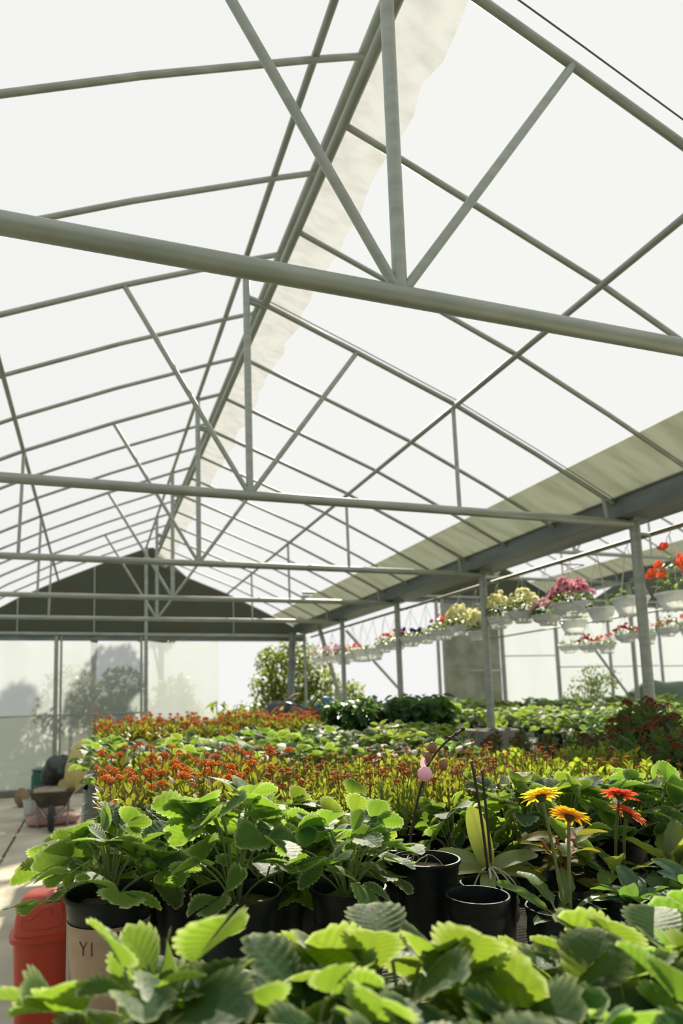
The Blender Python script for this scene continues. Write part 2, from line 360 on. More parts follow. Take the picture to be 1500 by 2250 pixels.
# thin wires beside two rafters
for k, y in ((0, TY[0]), (1, TY[1])):
    tag(pipe('tie_wire', [(x, y - .07 + .025 * k, z + .008) for x, z in RP], .0035, None, 'wire', 6), ('thin wire strung beside the rafter of the nearest truss', 'thin wire strung beside the rafter of the second truss')[k], 'wire')
# gutters
def gutter(x0, lb):
    t = thing('roof_gutter', lb, 'gutter', (x0, 0, 0 if x0 < 4 else NZ))
    b = MB(); b.box((-.20, .6, 3.10), (.20, YE, 3.115)); b.box((-.20, .6, 3.115), (-.19, YE, 3.275)); b.box((.19, .6, 3.115), (.20, YE, 3.275)); b.build('channel', 'gutter', t)
    pipe('lip', [(-.2, .6, 3.283), (-.2, YE, 3.283)], .018, t)
    pipe('lip', [(.2, .6, 3.283), (.2, YE, 3.283)], .018, t)
    return t
gutter(W, 'long grey steel gutter above the row of posts and baskets'); gutter(3 * W, 'grey gutter of the far neighbouring bay')

# support posts
PT = ['support post with the tallest visible shaft, nearest the camera', 'support post standing on the mossy concrete pier', 'support post in front of the white panes, third from the camera', 'support post beside the leaning brace, fourth from the camera', 'slender end post by the leafy tree in the back corner']
for i, y in enumerate(TY[1:] + [YE - .12]):
    r = .043 if i < 4 else .03
    t = thing('support_post', PT[i], 'post', (W, y, 0), 0, 'posts under the main gutter')
    pipe('shaft', [(0, 0, 0), (0, 0, 3.1)], r, t)
    b = MB(); b.box((-.08, -.08, 3.075), (.08, .08, 3.1)); b.build('cap_plate', 'steel', t)
for i, y in enumerate([8.705, 10.955]):
    t = thing('support_post', ('far support post among the red hanging flowers, nearer of two', 'far support post among the red hanging flowers, farther of two')[i], 'post', (3 * W, y, 0), 0, 'posts under the far gutter')
    pipe('shaft', [(0, 0, 0), (0, 0, 3.1 + NZ)], .045, t)
    b = MB(); b.box((-.08, -.08, 3.075 + NZ), (.08, .08, 3.1 + NZ)); b.build('cap_plate', 'steel', t)
for a, c, r, lb in (((4.03, 12.5, 3.08), (6.5, 12.5, .45), .03, 'diagonal brace pipe running down from the fourth post to the plants'), ((3.37, 12.3, 3.1), (4.1, 12.3, .5), .045, 'leaning pale pole beside the leafy tree'), ((9.71, 12.3, 3.29), (12.2, 12.3, .2), .03, 'diagonal brace pipe behind the far red baskets')):
    tag(pipe('wall_brace', [a, c], r), lb, 'brace')
b = MB(); b.box((-.24, -.22, 0), (.24, .22, 1.27), bev=.03)
o = b.build('concrete_pier', 'pier', None, (W, TY[2], 0)); tag(o, 'rough concrete pier holding up a post between the beds', 'pier')
b = MB(); rn = random.Random(5)
for k in range(9): b.blob((rn.uniform(-.2, .2), rn.uniform(-.18, .18), 1.27), (.06, .05, .014), 8, 5, rn, .2)
b.build('moss', 'moss', o)

# ------------------------------------------------------------------ roof skin
def skin(P, x0, y0, y1, off=.03, n=1):
    vs = []; fs = []; 
    for x, z in P:
        vs += [(x0 + x, y0, z + off), (x0 + x, y1, z + off)]
    for i in range(len(P) - 1): fs.append((2 * i, 2 * i + 2, 2 * i + 3, 2 * i + 1))
    return vs, fs
b = MB()
for k in range(3):
    A, B = (LP, RP) if k == 0 else (NL, NR)
    b.add(*skin(A, k * BAY, -3, YE))
    b.add(*skin([q for q in B if q[0] < 2.4] + [(2.66, interp(B, 2.66))], k * BAY, -3, YE))
tag(b.build('ceiling', 'film', sharp=0), 'clear plastic film roof over the bays', 'roof', None, 'structure')
for k, lb in ((0, 'long dirty translucent eave panel above the main gutter'), (1, 'dirty translucent eave panel of the neighbouring bay, above the far gutter')):
    B = NR if k else RP; b = MB(); P = [(2.66, interp(B, 2.66)), (2.9, interp(B, 2.9)), (3.133, B[-1][1]), (3.2, B[-1][1] - .025)]
    v1, f1 = skin(P, k * BAY, .6, YE, .026); b.add(v1, f1)
    v2, f2 = skin(P, k * BAY, .6, YE, .031); b.add(v2, [f[::-1] for f in f2])
    tag(b.build('eave_panel', 'eave', sharp=0), lb, 'panel')
# crumpled film along the ridge vent
b = MB(); rn = random.Random(9); ny = 90; nx = 6; vs = []; fs = []
for j in range(ny + 1):
    y = .8 + (YE - .8) * j / ny
    for i in range(nx + 1):
        x = .15 + (.26 + rn.uniform(-.03, .02)) * i / nx
        vs.append((x, y, interp(RP, x) + .024 + rn.uniform(-.006, .008)))
for j in range(ny):
    for i in range(nx): q = j * (nx + 1) + i; fs.append((q, q + 1, q + nx + 2, q + nx + 1))
b.add(vs, fs); tag(b.build('ridge_film', 'ridge', sharp=0), 'crumpled dirty film strip along the ridge vent gap', 'film')

# ------------------------------------------------------------------ floor and ground
b = MB(); b.box((-3.4, -3, -.1), (-1.96, YE, 0)); b.box((-1.93, -3, -.1), (15, YE, 0)); b.box((-1.97, -3, -.1), (-1.92, YE, -.012))
tag(b.build('floor', 'concrete'), 'pale concrete floor of the aisle', 'floor', None, 'structure')
b = MB(); rn = random.Random(3)
for k in range(150): b.blob((-1.945 + rn.uniform(-.012, .012), rn.uniform(2.6, 13), -.006), (rn.uniform(.01, .022), rn.uniform(.03, .07), rn.uniform(.006, .014)), 6, 4)
tag(b.build('moss', 'moss'), 'dark moss growing in the seam of the concrete aisle', 'moss', None, 'stuff')
b = MB(); b.box((-60, -30, -.3), (80, 120, -.12)); tag(b.build('ground', 'ground'), 'bright ground outside the greenhouse', 'ground', None, 'structure')

# ------------------------------------------------------------------ back wall
wb = bpy.data.objects.new('wall_back', None); COL.objects.link(wb); wb.location = (0, YE, 0); tag(wb, 'back end wall with grey gable, steel mullions and plastic panes', 'wall', None, 'structure')
def gable(x0, dz=0):
    b = MB(); P = [(x, z + .02) for x, z in (LP[:-1] + [(.15, 4.84)] + RP[1:] if not dz else NL + NR[1:])] + [(3.2, 3.19 + dz)]
    n = len(P); vs = [(x0 + x, 0, min(z, 3.0 + dz)) for x, z in P] + [(x0 + x, 0, z) for x, z in P]
    vs += [(x, .02, z) for x, y, z in vs]; fs = []
    for i in range(n - 1):
        fs.append((i, i + 1, n + i + 1, n + i)); fs.append((2 * n + i + 1, 2 * n + i, 3 * n + i, 3 * n + i + 1))
    b.add(vs, fs); b.build('gable_panel', 'gable', wb, sharp=0)
gable(0); gable(BAY, NZ); gable(2 * BAY, NZ)
pipe('rail', [(-W, -.06, 3.05), (W, -.06, 3.03)], .035, wb); pipe('rail', [(W, -.06, 3.05 + NZ), (15, -.06, 3.05 + NZ)], .035, wb)
b = MB(); b.box((W, -.04, 2.915 + NZ), (15, .02, 3.0 + NZ)); b.build('header', 'gutter', wb)
b = MB(); b.box((-W, -.04, 2.915), (W, .02, 3.0)); b.build('header', 'gutter', wb)
for x, z1, r in ((-1.69, 3.0, .04), (-1.60, 3.0, .022), (0, ZK, .04), (-.09, 3.0, .025), (6.62, 3.95, .04), (6.76, 3.95, .03), (8.36, 3.95, .05), (9.93, 3.95, .05), (11.55, 3.95, .04), (13.2, 3.95, .04)):
    pipe('mullion', [(x, -.05, 0), (x, -.05, z1)], r, wb)
for x in (-2.4, -1.0, 1.8): pipe('gable_stud', [(x, -.03, 3.0), (x, -.03, interp(LP if x < 0 else RP, x))], .014, wb)
pipe('corner_post', [(2.80, -.4, 0), (2.98, -.4, 3.05)], .075, wb, 'gutter')
rn = random.Random(21)
def pane(name, x0, x1, zsplit, z0=.1, z1=2.92, mat='wallfilm', lb=''):
    t = bpy.data.objects.new(name, None); COL.objects.link(t); t.location = (0, YE, 0); tag(t, lb, 'window', None, 'structure')
    for nm, a, c in (('lower_sheet', z0, zsplit - .01), ('upper_sheet', zsplit + .01, z1)):
        b = MB(); vs = []; fs = []; nx, nz = 14, 10
        for j in range(nz + 1):
            for i in range(nx + 1):
                x = x0 + (x1 - x0) * i / nx; zz = a + (c - a) * j / nz
                if nm == 'upper_sheet' and j == nz: zz -= .05 * abs(math.sin(PI * 2 * i / nx + x0)) * (1 - abs(2 * i / nx - 1) * .5)
                vs.append((x, .02 + rn.uniform(-.006, .006), zz))
        for j in range(nz):
            for i in range(nx): q = j * (nx + 1) + i; fs.append((q, q + 1, q + nx + 2, q + nx + 1))
        b.add(vs, fs); b.build(nm, mat, t, sharp=0)
    pipe('seam_rod', [(x0, .0, zsplit), (x1, .0, zsplit + .01)], .014, t)
pane('window_1', -3.3, -1.72, 1.47, lb='hazy plastic pane at the aisle end, with tree shadows low down')
pane('window_2', -1.66, -.04, 1.48, lb='hazy plastic pane with the big dark tree shadow')
pane('window_3', .04, 1.48, 1.25, lb='bright plastic pane beside the open doorway gap')
pane('window_4', 6.8, 8.33, 2.25, .1, 3.88, 'panel', 'dark mottled grey panel behind the hanging baskets')
pane('window_5', 8.4, 9.9, 2.58, .1, 3.88, lb='white plastic pane beside the dark grey panel')
pane('window_6', 9.97, 11.5, 2.3, .1, 3.88, lb='white plastic pane behind the pale shrub')
pane('window_7', 11.6, 13.15, 2.3, .1, 3.88, lb='white plastic pane in front of the green heap')
pane('window_8', 13.25, 15.5, 2.3, .1, 3.88, lb='last white plastic pane toward the far corner')
b = MB(); b.box((-W, YE - .12, 0), (1.5, YE + .1, .12), bev=.01); tag(b.build('curb', 'pier'), 'low concrete curb under the hazy back panes', 'curb', None, 'structure')
b = MB(); b.add([(-W - .02, -3, 0), (-W - .02, YE, 0), (-W - .02, YE, 3.2), (-W - .02, -3, 3.2)], [(0, 1, 2, 3)])
tag(b.build('wall_aisle_side', 'wallfilm'), 'plastic film side wall of the aisle', 'wall', None, 'structure')

b = MB(); b.box((-W - .05, -2.7, 0), (15, -2.6, 3.15)); b.box((W + .3, -2.7, 3.15), (15, -2.6, 3.9)); b.add([(k * BAY + x, -2.65, z) for k in range(3) for x, z in (LP + RP)] , [tuple(range(k * 12, k * 12 + 12)) for k in range(3)])  # unseen dark wall added behind the camera to cut the frontal fill light
tag(b.build('wall_front_light_block', 'gutter', sharp=0), 'unseen dark wall added behind the camera to block light from there', 'wall', None, 'structure')
# ------------------------------------------------------------------ leaves
def frame(o, y, z):
    y = V(y).normalized(); z = V(z); z = z - y * z.dot(y)
    if z.length < 1e-5: z = y.orthogonal()
    z.normalize(); x = y.cross(z)
    X = Matrix((x, y, z)).transposed().to_4x4(); X.translation = V(o); return X

def leaflet(mb, X, L, Wd, rn, K=8, hi=True, fold=.22, droop=.25, mi=0, p=1.25, q=.6):
    per = 3 if hi else 2; n = K * per; S = (0, .3, .65, 1) if hi else (0, .55, 1)
    ph = rn.uniform(0, 6); r0 = rn.random(); wv = rn.uniform(.01, .045) * L; tw = rn.uniform(-.25, .25)
    vs = []; cs = []; fs = []
    for side in (1, -1):
        b0 = len(vs)
        for j in range(n + 1):
            t = .02 + .98 * j / n
            k = j % per
            tooth = 1.0 if j == n else ((.88, 1.0, 1.05) if hi else (.88, 1.05))[k]
            adv = 0 if j == n else ((0, .0, .035) if hi else (0, .03))[k]
            w = Wd * .5 * max(0, math.sin(PI * t ** p)) ** q * tooth
            if j == n: w = 0
            mx, my = w * side, L * min(1.02, t + adv)
            ym = L * t * .86
            for s in S:
                x = mx * s; y = ym + (my - ym) * s
                z = fold * abs(x) - droop * L * (y / L) ** 2 + wv * math.sin(5 * t + ph + side) * s * s
                z += (.010 * L * s if k == 0 else (-.006 * L * s if k == per - 1 else 0)) + tw * x * (y / L)
                vs.append((x, y, z))
                tip = k == per - 1 or j == n
                cs.append((r0, (1.0 if tip else .35) if s == 1 else 0, 1.0 if (s == 0 or (k == per - 1 and s < 1)) else 0))
        m = len(S)
        for j in range(n):
            for i in range(m - 1):
                a = b0 + j * m + i; f = (a, a + 1, a + m + 1, a + m)
                fs.append(f if side == 1 else f[::-1])
    mb.add(vs, fs, cs, X, mi)

def blade(mb, X, L, Wd, rn, p=1.0, q=.8, n=8, nx=2, fold=.2, droop=.3, curl=0.0, wave=0.0, lobes=0, mi=0, edge=1.0, r0=None, scal=0):
    vs = []; cs = []; fs = []; r0 = rn.random() if r0 is None else r0; ph = rn.uniform(0, 6)
    m = 2 * nx + 1
    for j in range(n + 1):
        t = j / n; w = Wd * .5 * max(.02, math.sin(PI * max(.0, min(1, .03 + .97 * t)) ** p)) ** q
        if j == n: w = .02 * Wd
        if lobes: w *= 1 - .38 * (0.5 + .5 * math.cos(2 * PI * lobes * t)) * (1 - t * .8)
        if scal and j % 2 and j < n: w *= 1 - scal
        for i in range(-nx, nx + 1):
            s = i / nx; x = w * s; y = L * t
            z = fold * abs(x) - droop * L * t * t + curl * x * x / max(Wd, 1e-4) + wave * L * math.sin(9 * t + ph + 2 * s) * abs(s)
            vs.append((x, y, z)); cs.append((r0, edge if abs(i) == nx else 0, 1.0 if i == 0 else 0))
    for j in range(n):
        for i in range(m - 1): a = j * m + i; fs.append((a, a + 1, a + m + 1, a + m))
    mb.add(vs, fs, cs, X, mi)

def curve3(a, b, c, n=6):
    a, b, c = V(a), V(b), V(c)
    return [a * (1 - t) ** 2 + b * 2 * t * (1 - t) + c * t * t for t in [i / n for i in range(n + 1)]]

def rvec(rn, k=1): return V((rn.uniform(-k, k), rn.uniform(-k, k), rn.uniform(-k, k)))

def straw_foliage(seed, n=10, size=.082, reach=.15, height=.17, hi=True, flowers=0, lean=0.0):
    rn = random.Random(seed); f = MB(); fls = []
    for i in range(n):
        a = i * 2.39996 + rn.uniform(-.4, .4); u = (i + .5) / n
        r = reach * (.25 + .85 * u) * rn.uniform(.8, 1.15); h = height * (1.08 - .85 * u * u) * rn.uniform(.85, 1.15)
        out = V((math.cos(a), math.sin(a), 0)); e = out * r + V((0, 0, h))
        st = curve3((out * .012), out * r * .3 + V((0, 0, h * .75)), e, 6 if hi else 4)
        f.tube(st, [.0028 if k else .0034 for k in range(len(st))], 6 if hi else 4, None, 1, (.5, 0, 0), False)
        nrm = V((0, 0, .8)) + out * rn.uniform(-.9, .7) + rvec(rn, .6) + V((.4, .92, 0)) * lean * rn.uniform(.2, 1.6)
        d = out + V((0, 0, rn.uniform(-.25, .35))) + rvec(rn, .25)
        X = frame(e, d, nrm); d = X.to_3x3() @ V((0, 1, 0)); nr = X.to_3x3() @ V((0, 0, 1))
        sz = size * rn.uniform(.78, 1.2) * (.8 if u < .15 else 1)
        for k, an in enumerate((0, 1.35, -1.35)):
            R = Matrix.Rotation(an + rn.uniform(-.2, .2), 3, nr)
            dd = R @ d + nr * rn.uniform(-.05, .35); nn = nr + (R @ d) * rn.uniform(-.45, .1) + rvec(rn, .15)
            leaflet(f, frame(e + dd * .006, dd, nn), sz * (1.05 if k == 0 else .95), sz * 1.0, rn, 8 if hi else 5, hi, rn.uniform(.1, .42), rn.uniform(.05, .4))
    for k in range(flowers):
        a = rn.uniform(0, 6.28); out = V((math.cos(a), math.sin(a), 0)); e = out * rn.uniform(.07, .13) + V((0, 0, rn.uniform(.05, .12)))
        f.tube(curve3((0, 0, 0), out * .04 + V((0, 0, .1)), e, 5), .0016, 4, None, 1, (.5, 0, 0), False)
        fl = MB(); fls.append(fl); small_flower(fl, e, (out + V((0, 0, .7)) + rvec(rn, .4)), .013, rn, 5)
    return f, fls

def small_flower(mb, c, axis, R, rn, n=5, mi=0, mc=1, cup=.2):
    axis = V(axis).normalized(); a = axis.orthogonal().normalized()
    for k in range(n):
        d = Matrix.Rotation(2 * PI * k / n + rn.uniform(-.15, .15), 3, axis) @ a
        blade(mb, frame(V(c) + d * R * .12, d + axis * cup, axis), R, R * 1.05, rn, .9, .55, 4, 1, .1, -.05, mi=mi, edge=0)
    if mc is not None: mb.blob(V(c) + axis * R * .1, (R * .3, R * .3, R * .22), 7, 4, mi=mc)

# ------------------------------------------------------------------ pots
def pot_mb(r=.1, h=.22, rib=False):
    b = MB(); t = .004
    prof = [(r * .0, .006), (r * .74, .006), (r * .76, 0), (r * .93, h * .86), (r * .95, h * .87), (r * .97, h - .012), (r * 1.02, h - .010), (r * 1.035, h - .004), (r * 1.02, h), (r * .97, h), (r * .945, h - .008), (r * .93, h - .03), (r * .9, h * .7)]
    b.lathe(prof, 32); return b
def soil_mb(r, h, rn): b = MB(); b.disc(r * .915, h - .035, 20, rnd=rn, h=.012); return b
def bag_mb(r=.085, h=.17, rn=None):
    ph = [rn.uniform(0, 6) for _ in range(3)]
    wob = lambda a, z: .03 * math.sin(3 * a + ph[0] + z * 9) + .02 * math.sin(7 * a + ph[1]) + .008 * math.sin(z * 260)
    b = MB(); prof = [(0, .004), (r * .9, .004), (r * .95, .01)] + [(r * (1 + .02 * math.sin(k)), .01 + (h - .01) * k / 14) for k in range(1, 15)] + [(r * .97, h), (r * .94, h - .03), (r * .9, h - .06)]
    b.lathe(prof, 36, wob=wob); return b

def potted(name, label, cat, loc, rz, pot, foliage, fmats, flowers=None, flmats=None, group=None, r=.1, h=.2, flname='flower_head', s=1.0, soil=True, potmat='black', potname='pot'):
    t = thing(name, label, cat, loc, rz, group, s)
    pot.build(potname, potmat, t)
    if soil: soil_mb(r, h, random.Random(hash(label) & 255)).build('soil', 'soil', t)
    o = foliage.build('foliage', fmats, t, (0, 0, h - .03), sharp=0)
    for q in (flowers if isinstance(flowers, list) else []):
        q.build(flname, flmats, t, (0, 0, h - .03), sharp=0)
    return t

# ------------------------------------------------------------------ benches
BZ = .93
def bench(name, lb, x0, x1, y0, y1, z, grid=False, legs=None):
    t = thing(name, lb, 'bench', (0, 0, 0))
    b = MB(); e = .016
    for p, q in (((x0, y0), (x1, y0)), ((x1, y0), (x1, y1)), ((x1, y1), (x0, y1)), ((x0, y1), (x0, y0))):
        b.box((min(p[0], q[0]) - e, min(p[1], q[1]) - e, z - .05), (max(p[0], q[0]) + e, max(p[1], q[1]) + e, z - .006))
    b.build('frame', 'steel', t)
    if grid:
        g = MB(); k = 0; y = y0 + .012
        while y < y1: g.tube([(x0, y, z - .003), (x1, y, z - .003)], .0022, 5); y += .02
        x = x0 + .06
        while x < x1: g.tube([(x, y0, z - .007), (x, y1, z - .007)], .003, 5); x += .085
        g.build('grid_top', 'chrome', t)
    else:
        g = MB(); n = int((y1 - y0) / .12)
        for i in range(n): g.box((x0, y0 + (y1 - y0) * i / n + .01, z - .02), (x1, y0 + (y1 - y0) * (i + 1) / n - .01, z))
        g.build('slat_top', 'pier', t)
    for (x, y) in legs or ((x0, y0), (x1, y0), (x0, y1), (x1, y1)): pipe('leg', [(x, y, 0), (x, y, z - .05)], .02, t)
    return t
wbench = bench('wire_bench', 'wire grid bench under the nearest strawberry pots', -1.06, 1.45, .45, 2.2, BZ, True)
b = MB()
b.box((-1.075, 1.74, BZ), (-1.066, 1.752, BZ + .275)); b.box((-1.075, 2.0, BZ), (-1.066, 2.012, BZ + .275))
for k in range(10): b.box((-1.073, 1.75, BZ + .02 + k * .026), (-1.068, 2.0, BZ + .027 + k * .026))
b.build('side_rack', 'chrome', wbench)
bench('planting_bench', 'long bench under the orange and yellow kalanchoe rows', -1.06, 3.1, 2.25, 3.72, 1.0)
bench('planting_bench', 'long bench under the middle strawberry bed', -1.06, 3.0, 3.8, 5.3, 1.0)
bench('planting_bench', 'bench under the farther orange kalanchoes and peppers', -1.06, 3.0, 5.36, 8.0, 1.06)
bench('planting_bench', 'wide bench under the strawberry bed beyond the posts', 3.75, 11.5, 5.3, 11.0, 1.02)

# ------------------------------------------------------------------ foreground strawberries
hiP = [straw_foliage(100 + k, 13, .098, .125, .125 if k != 2 else .15, True, 0, .75) for k in range(4)]
fgp = []
for k in range(4):
    t = potted('potted_strawberry', '', 'plant', (0, 0, -50), 0, pot_mb(.09, .2), hiP[k][0], ['straw', 'stalk'], r=.09, h=.2, group='out-of-focus strawberries at the front edge')
    fgp.append(t)
FG = [(-.945, .92, 2, 'blurred strawberry plant at the front, beside the red bin'), (-.77, .80, 1, 'blurred strawberry plant at the front, second from the red bin'),
      (-.60, .88, 0, 'blurred strawberry plant at the front, third from the red bin'), (-.40, .84, 3, 'blurred strawberry plant at the front, below the empty black pot'),
      (-.20, .84, 0, 'blurred strawberry plant at the front, below the yellow gerberas'), (-.005, .82, 2, 'blurred strawberry plant at the front, last toward the gerbera bags'),
      (-.68, .62, 3, 'lowest blurred strawberry plant, closest to the lens, second row from the bench edge'), (-.50, .64, 1, 'lowest blurred strawberry plant in the middle of the front edge'), (-.30, .64, 2, 'lowest blurred strawberry plant in the front corner away from the bin')]
used = set()
for n, (x, y, k, lb) in enumerate(FG):
    rz = (n * 1.7 + .4) % 1.4 - .7
    if k not in used: used.add(k); t = fgp[k]; t.location = (x, y, BZ + (.035 if n < 3 else 0)); t.rotation_euler = (0, 0, rz); t['label'] = lb
    else: dup(fgp[k], (x, y, BZ + (.035 if n in (2, 3, 6) else 0)), rz, lb)

# ------------------------------------------------------------------ second row pots
RIM = .276
def row2(seed, label, loc, r, h, n, size, reach, height, flowers, extra=None):
    f, fl = straw_foliage(seed, n, size, reach, height, True, flowers, .6)
    t = potted('potted_strawberry', label, 'plant', loc, (seed - 12) * .25, pot_mb(r, h), f, ['straw', 'stalk'], fl, ['whitep', 'yc'], 'strawberry pots in the sharp front row', r, h, 'blossom')
    return t
t = row2(11, 'strawberry in a black pot wearing a brown kraft band, beside the red bin', (-.975, 1.70, BZ), .105, RIM, 17, .085, .125, .15, 0)
b = MB(); rr = lambda z: .105 * (.76 + .17 * z / (RIM * .86)) + .0016
b.lathe([(rr(.02), .02), (rr(.218), .218)], 32); lab = b.build('paper_band', 'kraft', t); lab['label'] = 'brown kraft paper band round the pot'
t.rotation_euler = (0, 0, 0)
def stroke(pts, z0=.160, a0=-2.35, sc_=.030):
    out = []
    for u, v in pts:
        z = z0 + v * sc_; a = a0 + u * sc_ / .1; q = rr(z) + .0012
        out.append((q * math.cos(a), q * math.sin(a), z))
    return out
b = MB()
for s_ in ([(0, 1), (.35, .5)], [(.7, 1), (.35, .5), (.3, 0)], [(1.1, 1), (1.1, 0)]): b.tube(stroke(s_), .0012, 5)
b.build('lettering', 'ink', lab)
b = MB(); b.tube(stroke([(3.2, 1.6), (3.2, -2.2)]), .004, 5); b.build('band_slit', 'black', lab)
row2(12, 'tall upright strawberry in the wide black pot beside the bare wire grid', (-.69, 1.575, BZ), .108, RIM, 16, .092, .13, .22, 0)
row2(13, 'strawberry with a white blossom in the black pot below the bushy middle plants', (-.425, 1.52, BZ), .092, RIM, 17, .075, .13, .16, 3)
# wide half-empty pot with soil
t = thing('soil_pot', 'wide black pot of bare soil next to the orchid', 'pot', (-.125, 1.685, BZ)); pot_mb(.095, RIM).build('pot', 'black', t); soil_mb(.095, RIM, random.Random(4)).build('soil', 'soil', t)
b = MB(); rn = random.Random(8)
for k in range(6): b.tube(curve3((rn.uniform(-.05, .05), rn.uniform(-.05, .05), RIM - .03), (rn.uniform(-.05, .05), rn.uniform(-.05, .05), RIM + .03), (rn.uniform(-.09, .09), rn.uniform(-.06, .06), RIM), 4), .0012, 4)
b.build('dry_stem', 'root', t)
t = thing('empty_pot', 'empty black plastic pot with a pale rim in front of the orchid', 'pot', (-.08, 1.50, BZ)); pot_mb(.079, .222).build('pot', 'black', t)

# ------------------------------------------------------------------ orchid
def orchid():
    t = thing('potted_orchid', 'yellow-green orchid with bare spikes behind the empty black pot', 'orchid', (.115, 1.74, BZ))
    pot_mb(.085, .17).build('pot', 'black', t); soil_mb(.085, .17, random.Random(2)).build('soil', 'soil', t)
    rn = random.Random(31); z0 = .225
    for a, el, L, Wd, dr, r0 in ((1.95, 1.30, .19, .066, .12, .9), (2.75, .62, .15, .052, .45, .1), (-.35, .55, .155, .054, .42, .1), (3.4, .25, .2, .05, .2, .5), (-.45, .05, .17, .05, .3, .6), (.35, .2, .16, .045, .2, .9), (-2.2, -.1, .15, .045, .3, .5)):
        b = MB(); d = V((math.cos(a) * math.cos(el), math.sin(a) * math.cos(el), math.sin(el)))
        nn = V((-.35, -.55, 1)) if el < 1 else V((-.45, -.85, .1))
        blade(b, frame((0, 0, z0 - .02), d, nn), L, Wd, rn, 1.1, .38, 14, 3, .3, dr, mi=0, edge=0, r0=r0); b.build('leaf', 'orchidleaf', t, sharp=0)
    for pts in (curve3((-.01, -.01, z0 - .02), (-.02, -.01, .38), (-.045, -.01, .53), 10), curve3((.01, 0, z0 - .02), (.005, .0, .36), (-.004, 0, .5), 8)):
        b = MB(); b.tube(pts, .0042, 7); b.build('spike', 'spike', t, sharp=0)
    b = MB(); rt = random.Random(3)
    for k in range(9):
        a = rt.uniform(-2.8, .2); b.tube(curve3((0, 0, z0 - .01), (.05 * math.cos(a), .05 * math.sin(a), z0 - .005), (.085 * math.cos(a), .085 * math.sin(a), .14 + rt.uniform(-.02, .03)), 6), .003, 5)
    b.build('air_root', 'root', t, sharp=0)
    # flower spike standing behind with one pink flower and buds
    t2 = thing('orchid_spike', 'dark orchid spike with one pale pink flower and brown buds', 'orchid', (-.02, 1.90, BZ))
    b = MB(); b.tube(curve3((-.06, 0, .14), (-.04, 0, .34), (.02, -.02, .50), 10) + curve3((.02, -.02, .50), (.055, -.03, .57), (.15, -.03, .615), 8)[1:], .0042, 7); b.build('stem', 'spike', t2, sharp=0)
    pot_mb(.07, .15).build('pot', 'black', t2); soil_mb(.07, .15, random.Random(6)).build('soil', 'soil', t2)
    for k, (x, z) in enumerate(((.15, .618), (.125, .604), (.10, .59), (.085, .56))):
        b = MB(); b.blob((x, -.035, z), (.007, .007, .007), 8, 6); b.build('bud', 'spike', t2, sharp=0)
    for x, z in ((.012, .535), (.065, .51), (.03, .565)):
        b = MB(); b.blob((x, -.045, z), (.014, .012, .019), 10, 7); b.build('bud', 'budbrown', t2, sharp=0)
    b = MB(); b.blob((-.004, -.05, .485), (.0245, .02, .023), 12, 8)
    blade(b, frame((-.006, -.05, .50), (-.25, 0, 1), (0, -1, 0)), .042, .022, random.Random(1), 1, .6, 6, 2, .2, -.3, edge=0)
    b.build('flower', 'lilac', t2, sharp=0)
orchid()

# ------------------------------------------------------------------ gerberas and leafy bags
def gerbera_head(parent, c, axis, R, m1, m2, rn, name='flower_head'):
    axis = V(axis).normalized(); a = axis.orthogonal().normalized(); c = V(c)
    b = MB()
    for ring, (n, rl, lift) in enumerate(((22, 1.0, .02), (20, .86, .16), (16, .55, .4))):
        for k in range(n):
            d = Matrix.Rotation(2 * PI * (k + .5 * ring) / n + rn.uniform(-.06, .06), 3, axis) @ a
            blade(b, frame(c + d * R * .12 + axis * .003 * ring, d + axis * (lift + rn.uniform(-.1, .1)), axis), R * rl * .9 * rn.uniform(.92, 1.05), R * .21, rn, 1.15, .5, 6, 1, .25, rn.uniform(.0, .22), edge=0)
    h = b.build(name, m1, parent, sharp=0)
    b = MB(); b.blob(c + axis * .004, (R * .22, R * .22, R * .1), 12, 6); b.build('disc', m2, h, sharp=0)
    b = MB(); X = frame(c, a, axis); b.lathe([(.004, -.3 * R), (.1 * R, -.28 * R), (.2 * R, -.16 * R), (.26 * R, -.04 * R), (.2 * R, .0)], 14, X); b.build('calyx', 'cup', h, sharp=0)

def gerb_leaves(seed, n, L, lob=3, mat='gerbleaf', spread=.5):
    rn = random.Random(seed); f = MB()
    for i in range(n):
        a = i * 2.4 + rn.uniform(-.4, .4); el = rn.uniform(.12, 1.05) * spread * 1.7
        d = V((math.cos(a) * math.cos(el), math.sin(a) * math.cos(el), math.sin(el))); l = L * rn.uniform(.75, 1.2)
        s0 = V((math.cos(a), math.sin(a), 0)) * .01
        f.tube([s0, s0 + d * l * .3], [.004, .003], 5, None, 1, (.5, 0, 0), False)
        blade(f, frame(s0 + d * l * .22, d, V((0, 0, 1)) + rvec(rn, .3)), l, l * .42, rn, 1.25, .6, 16, 3, rn.uniform(.1, .4), rn.uniform(.1, .55), wave=.025, lobes=lob, edge=0)
    return f

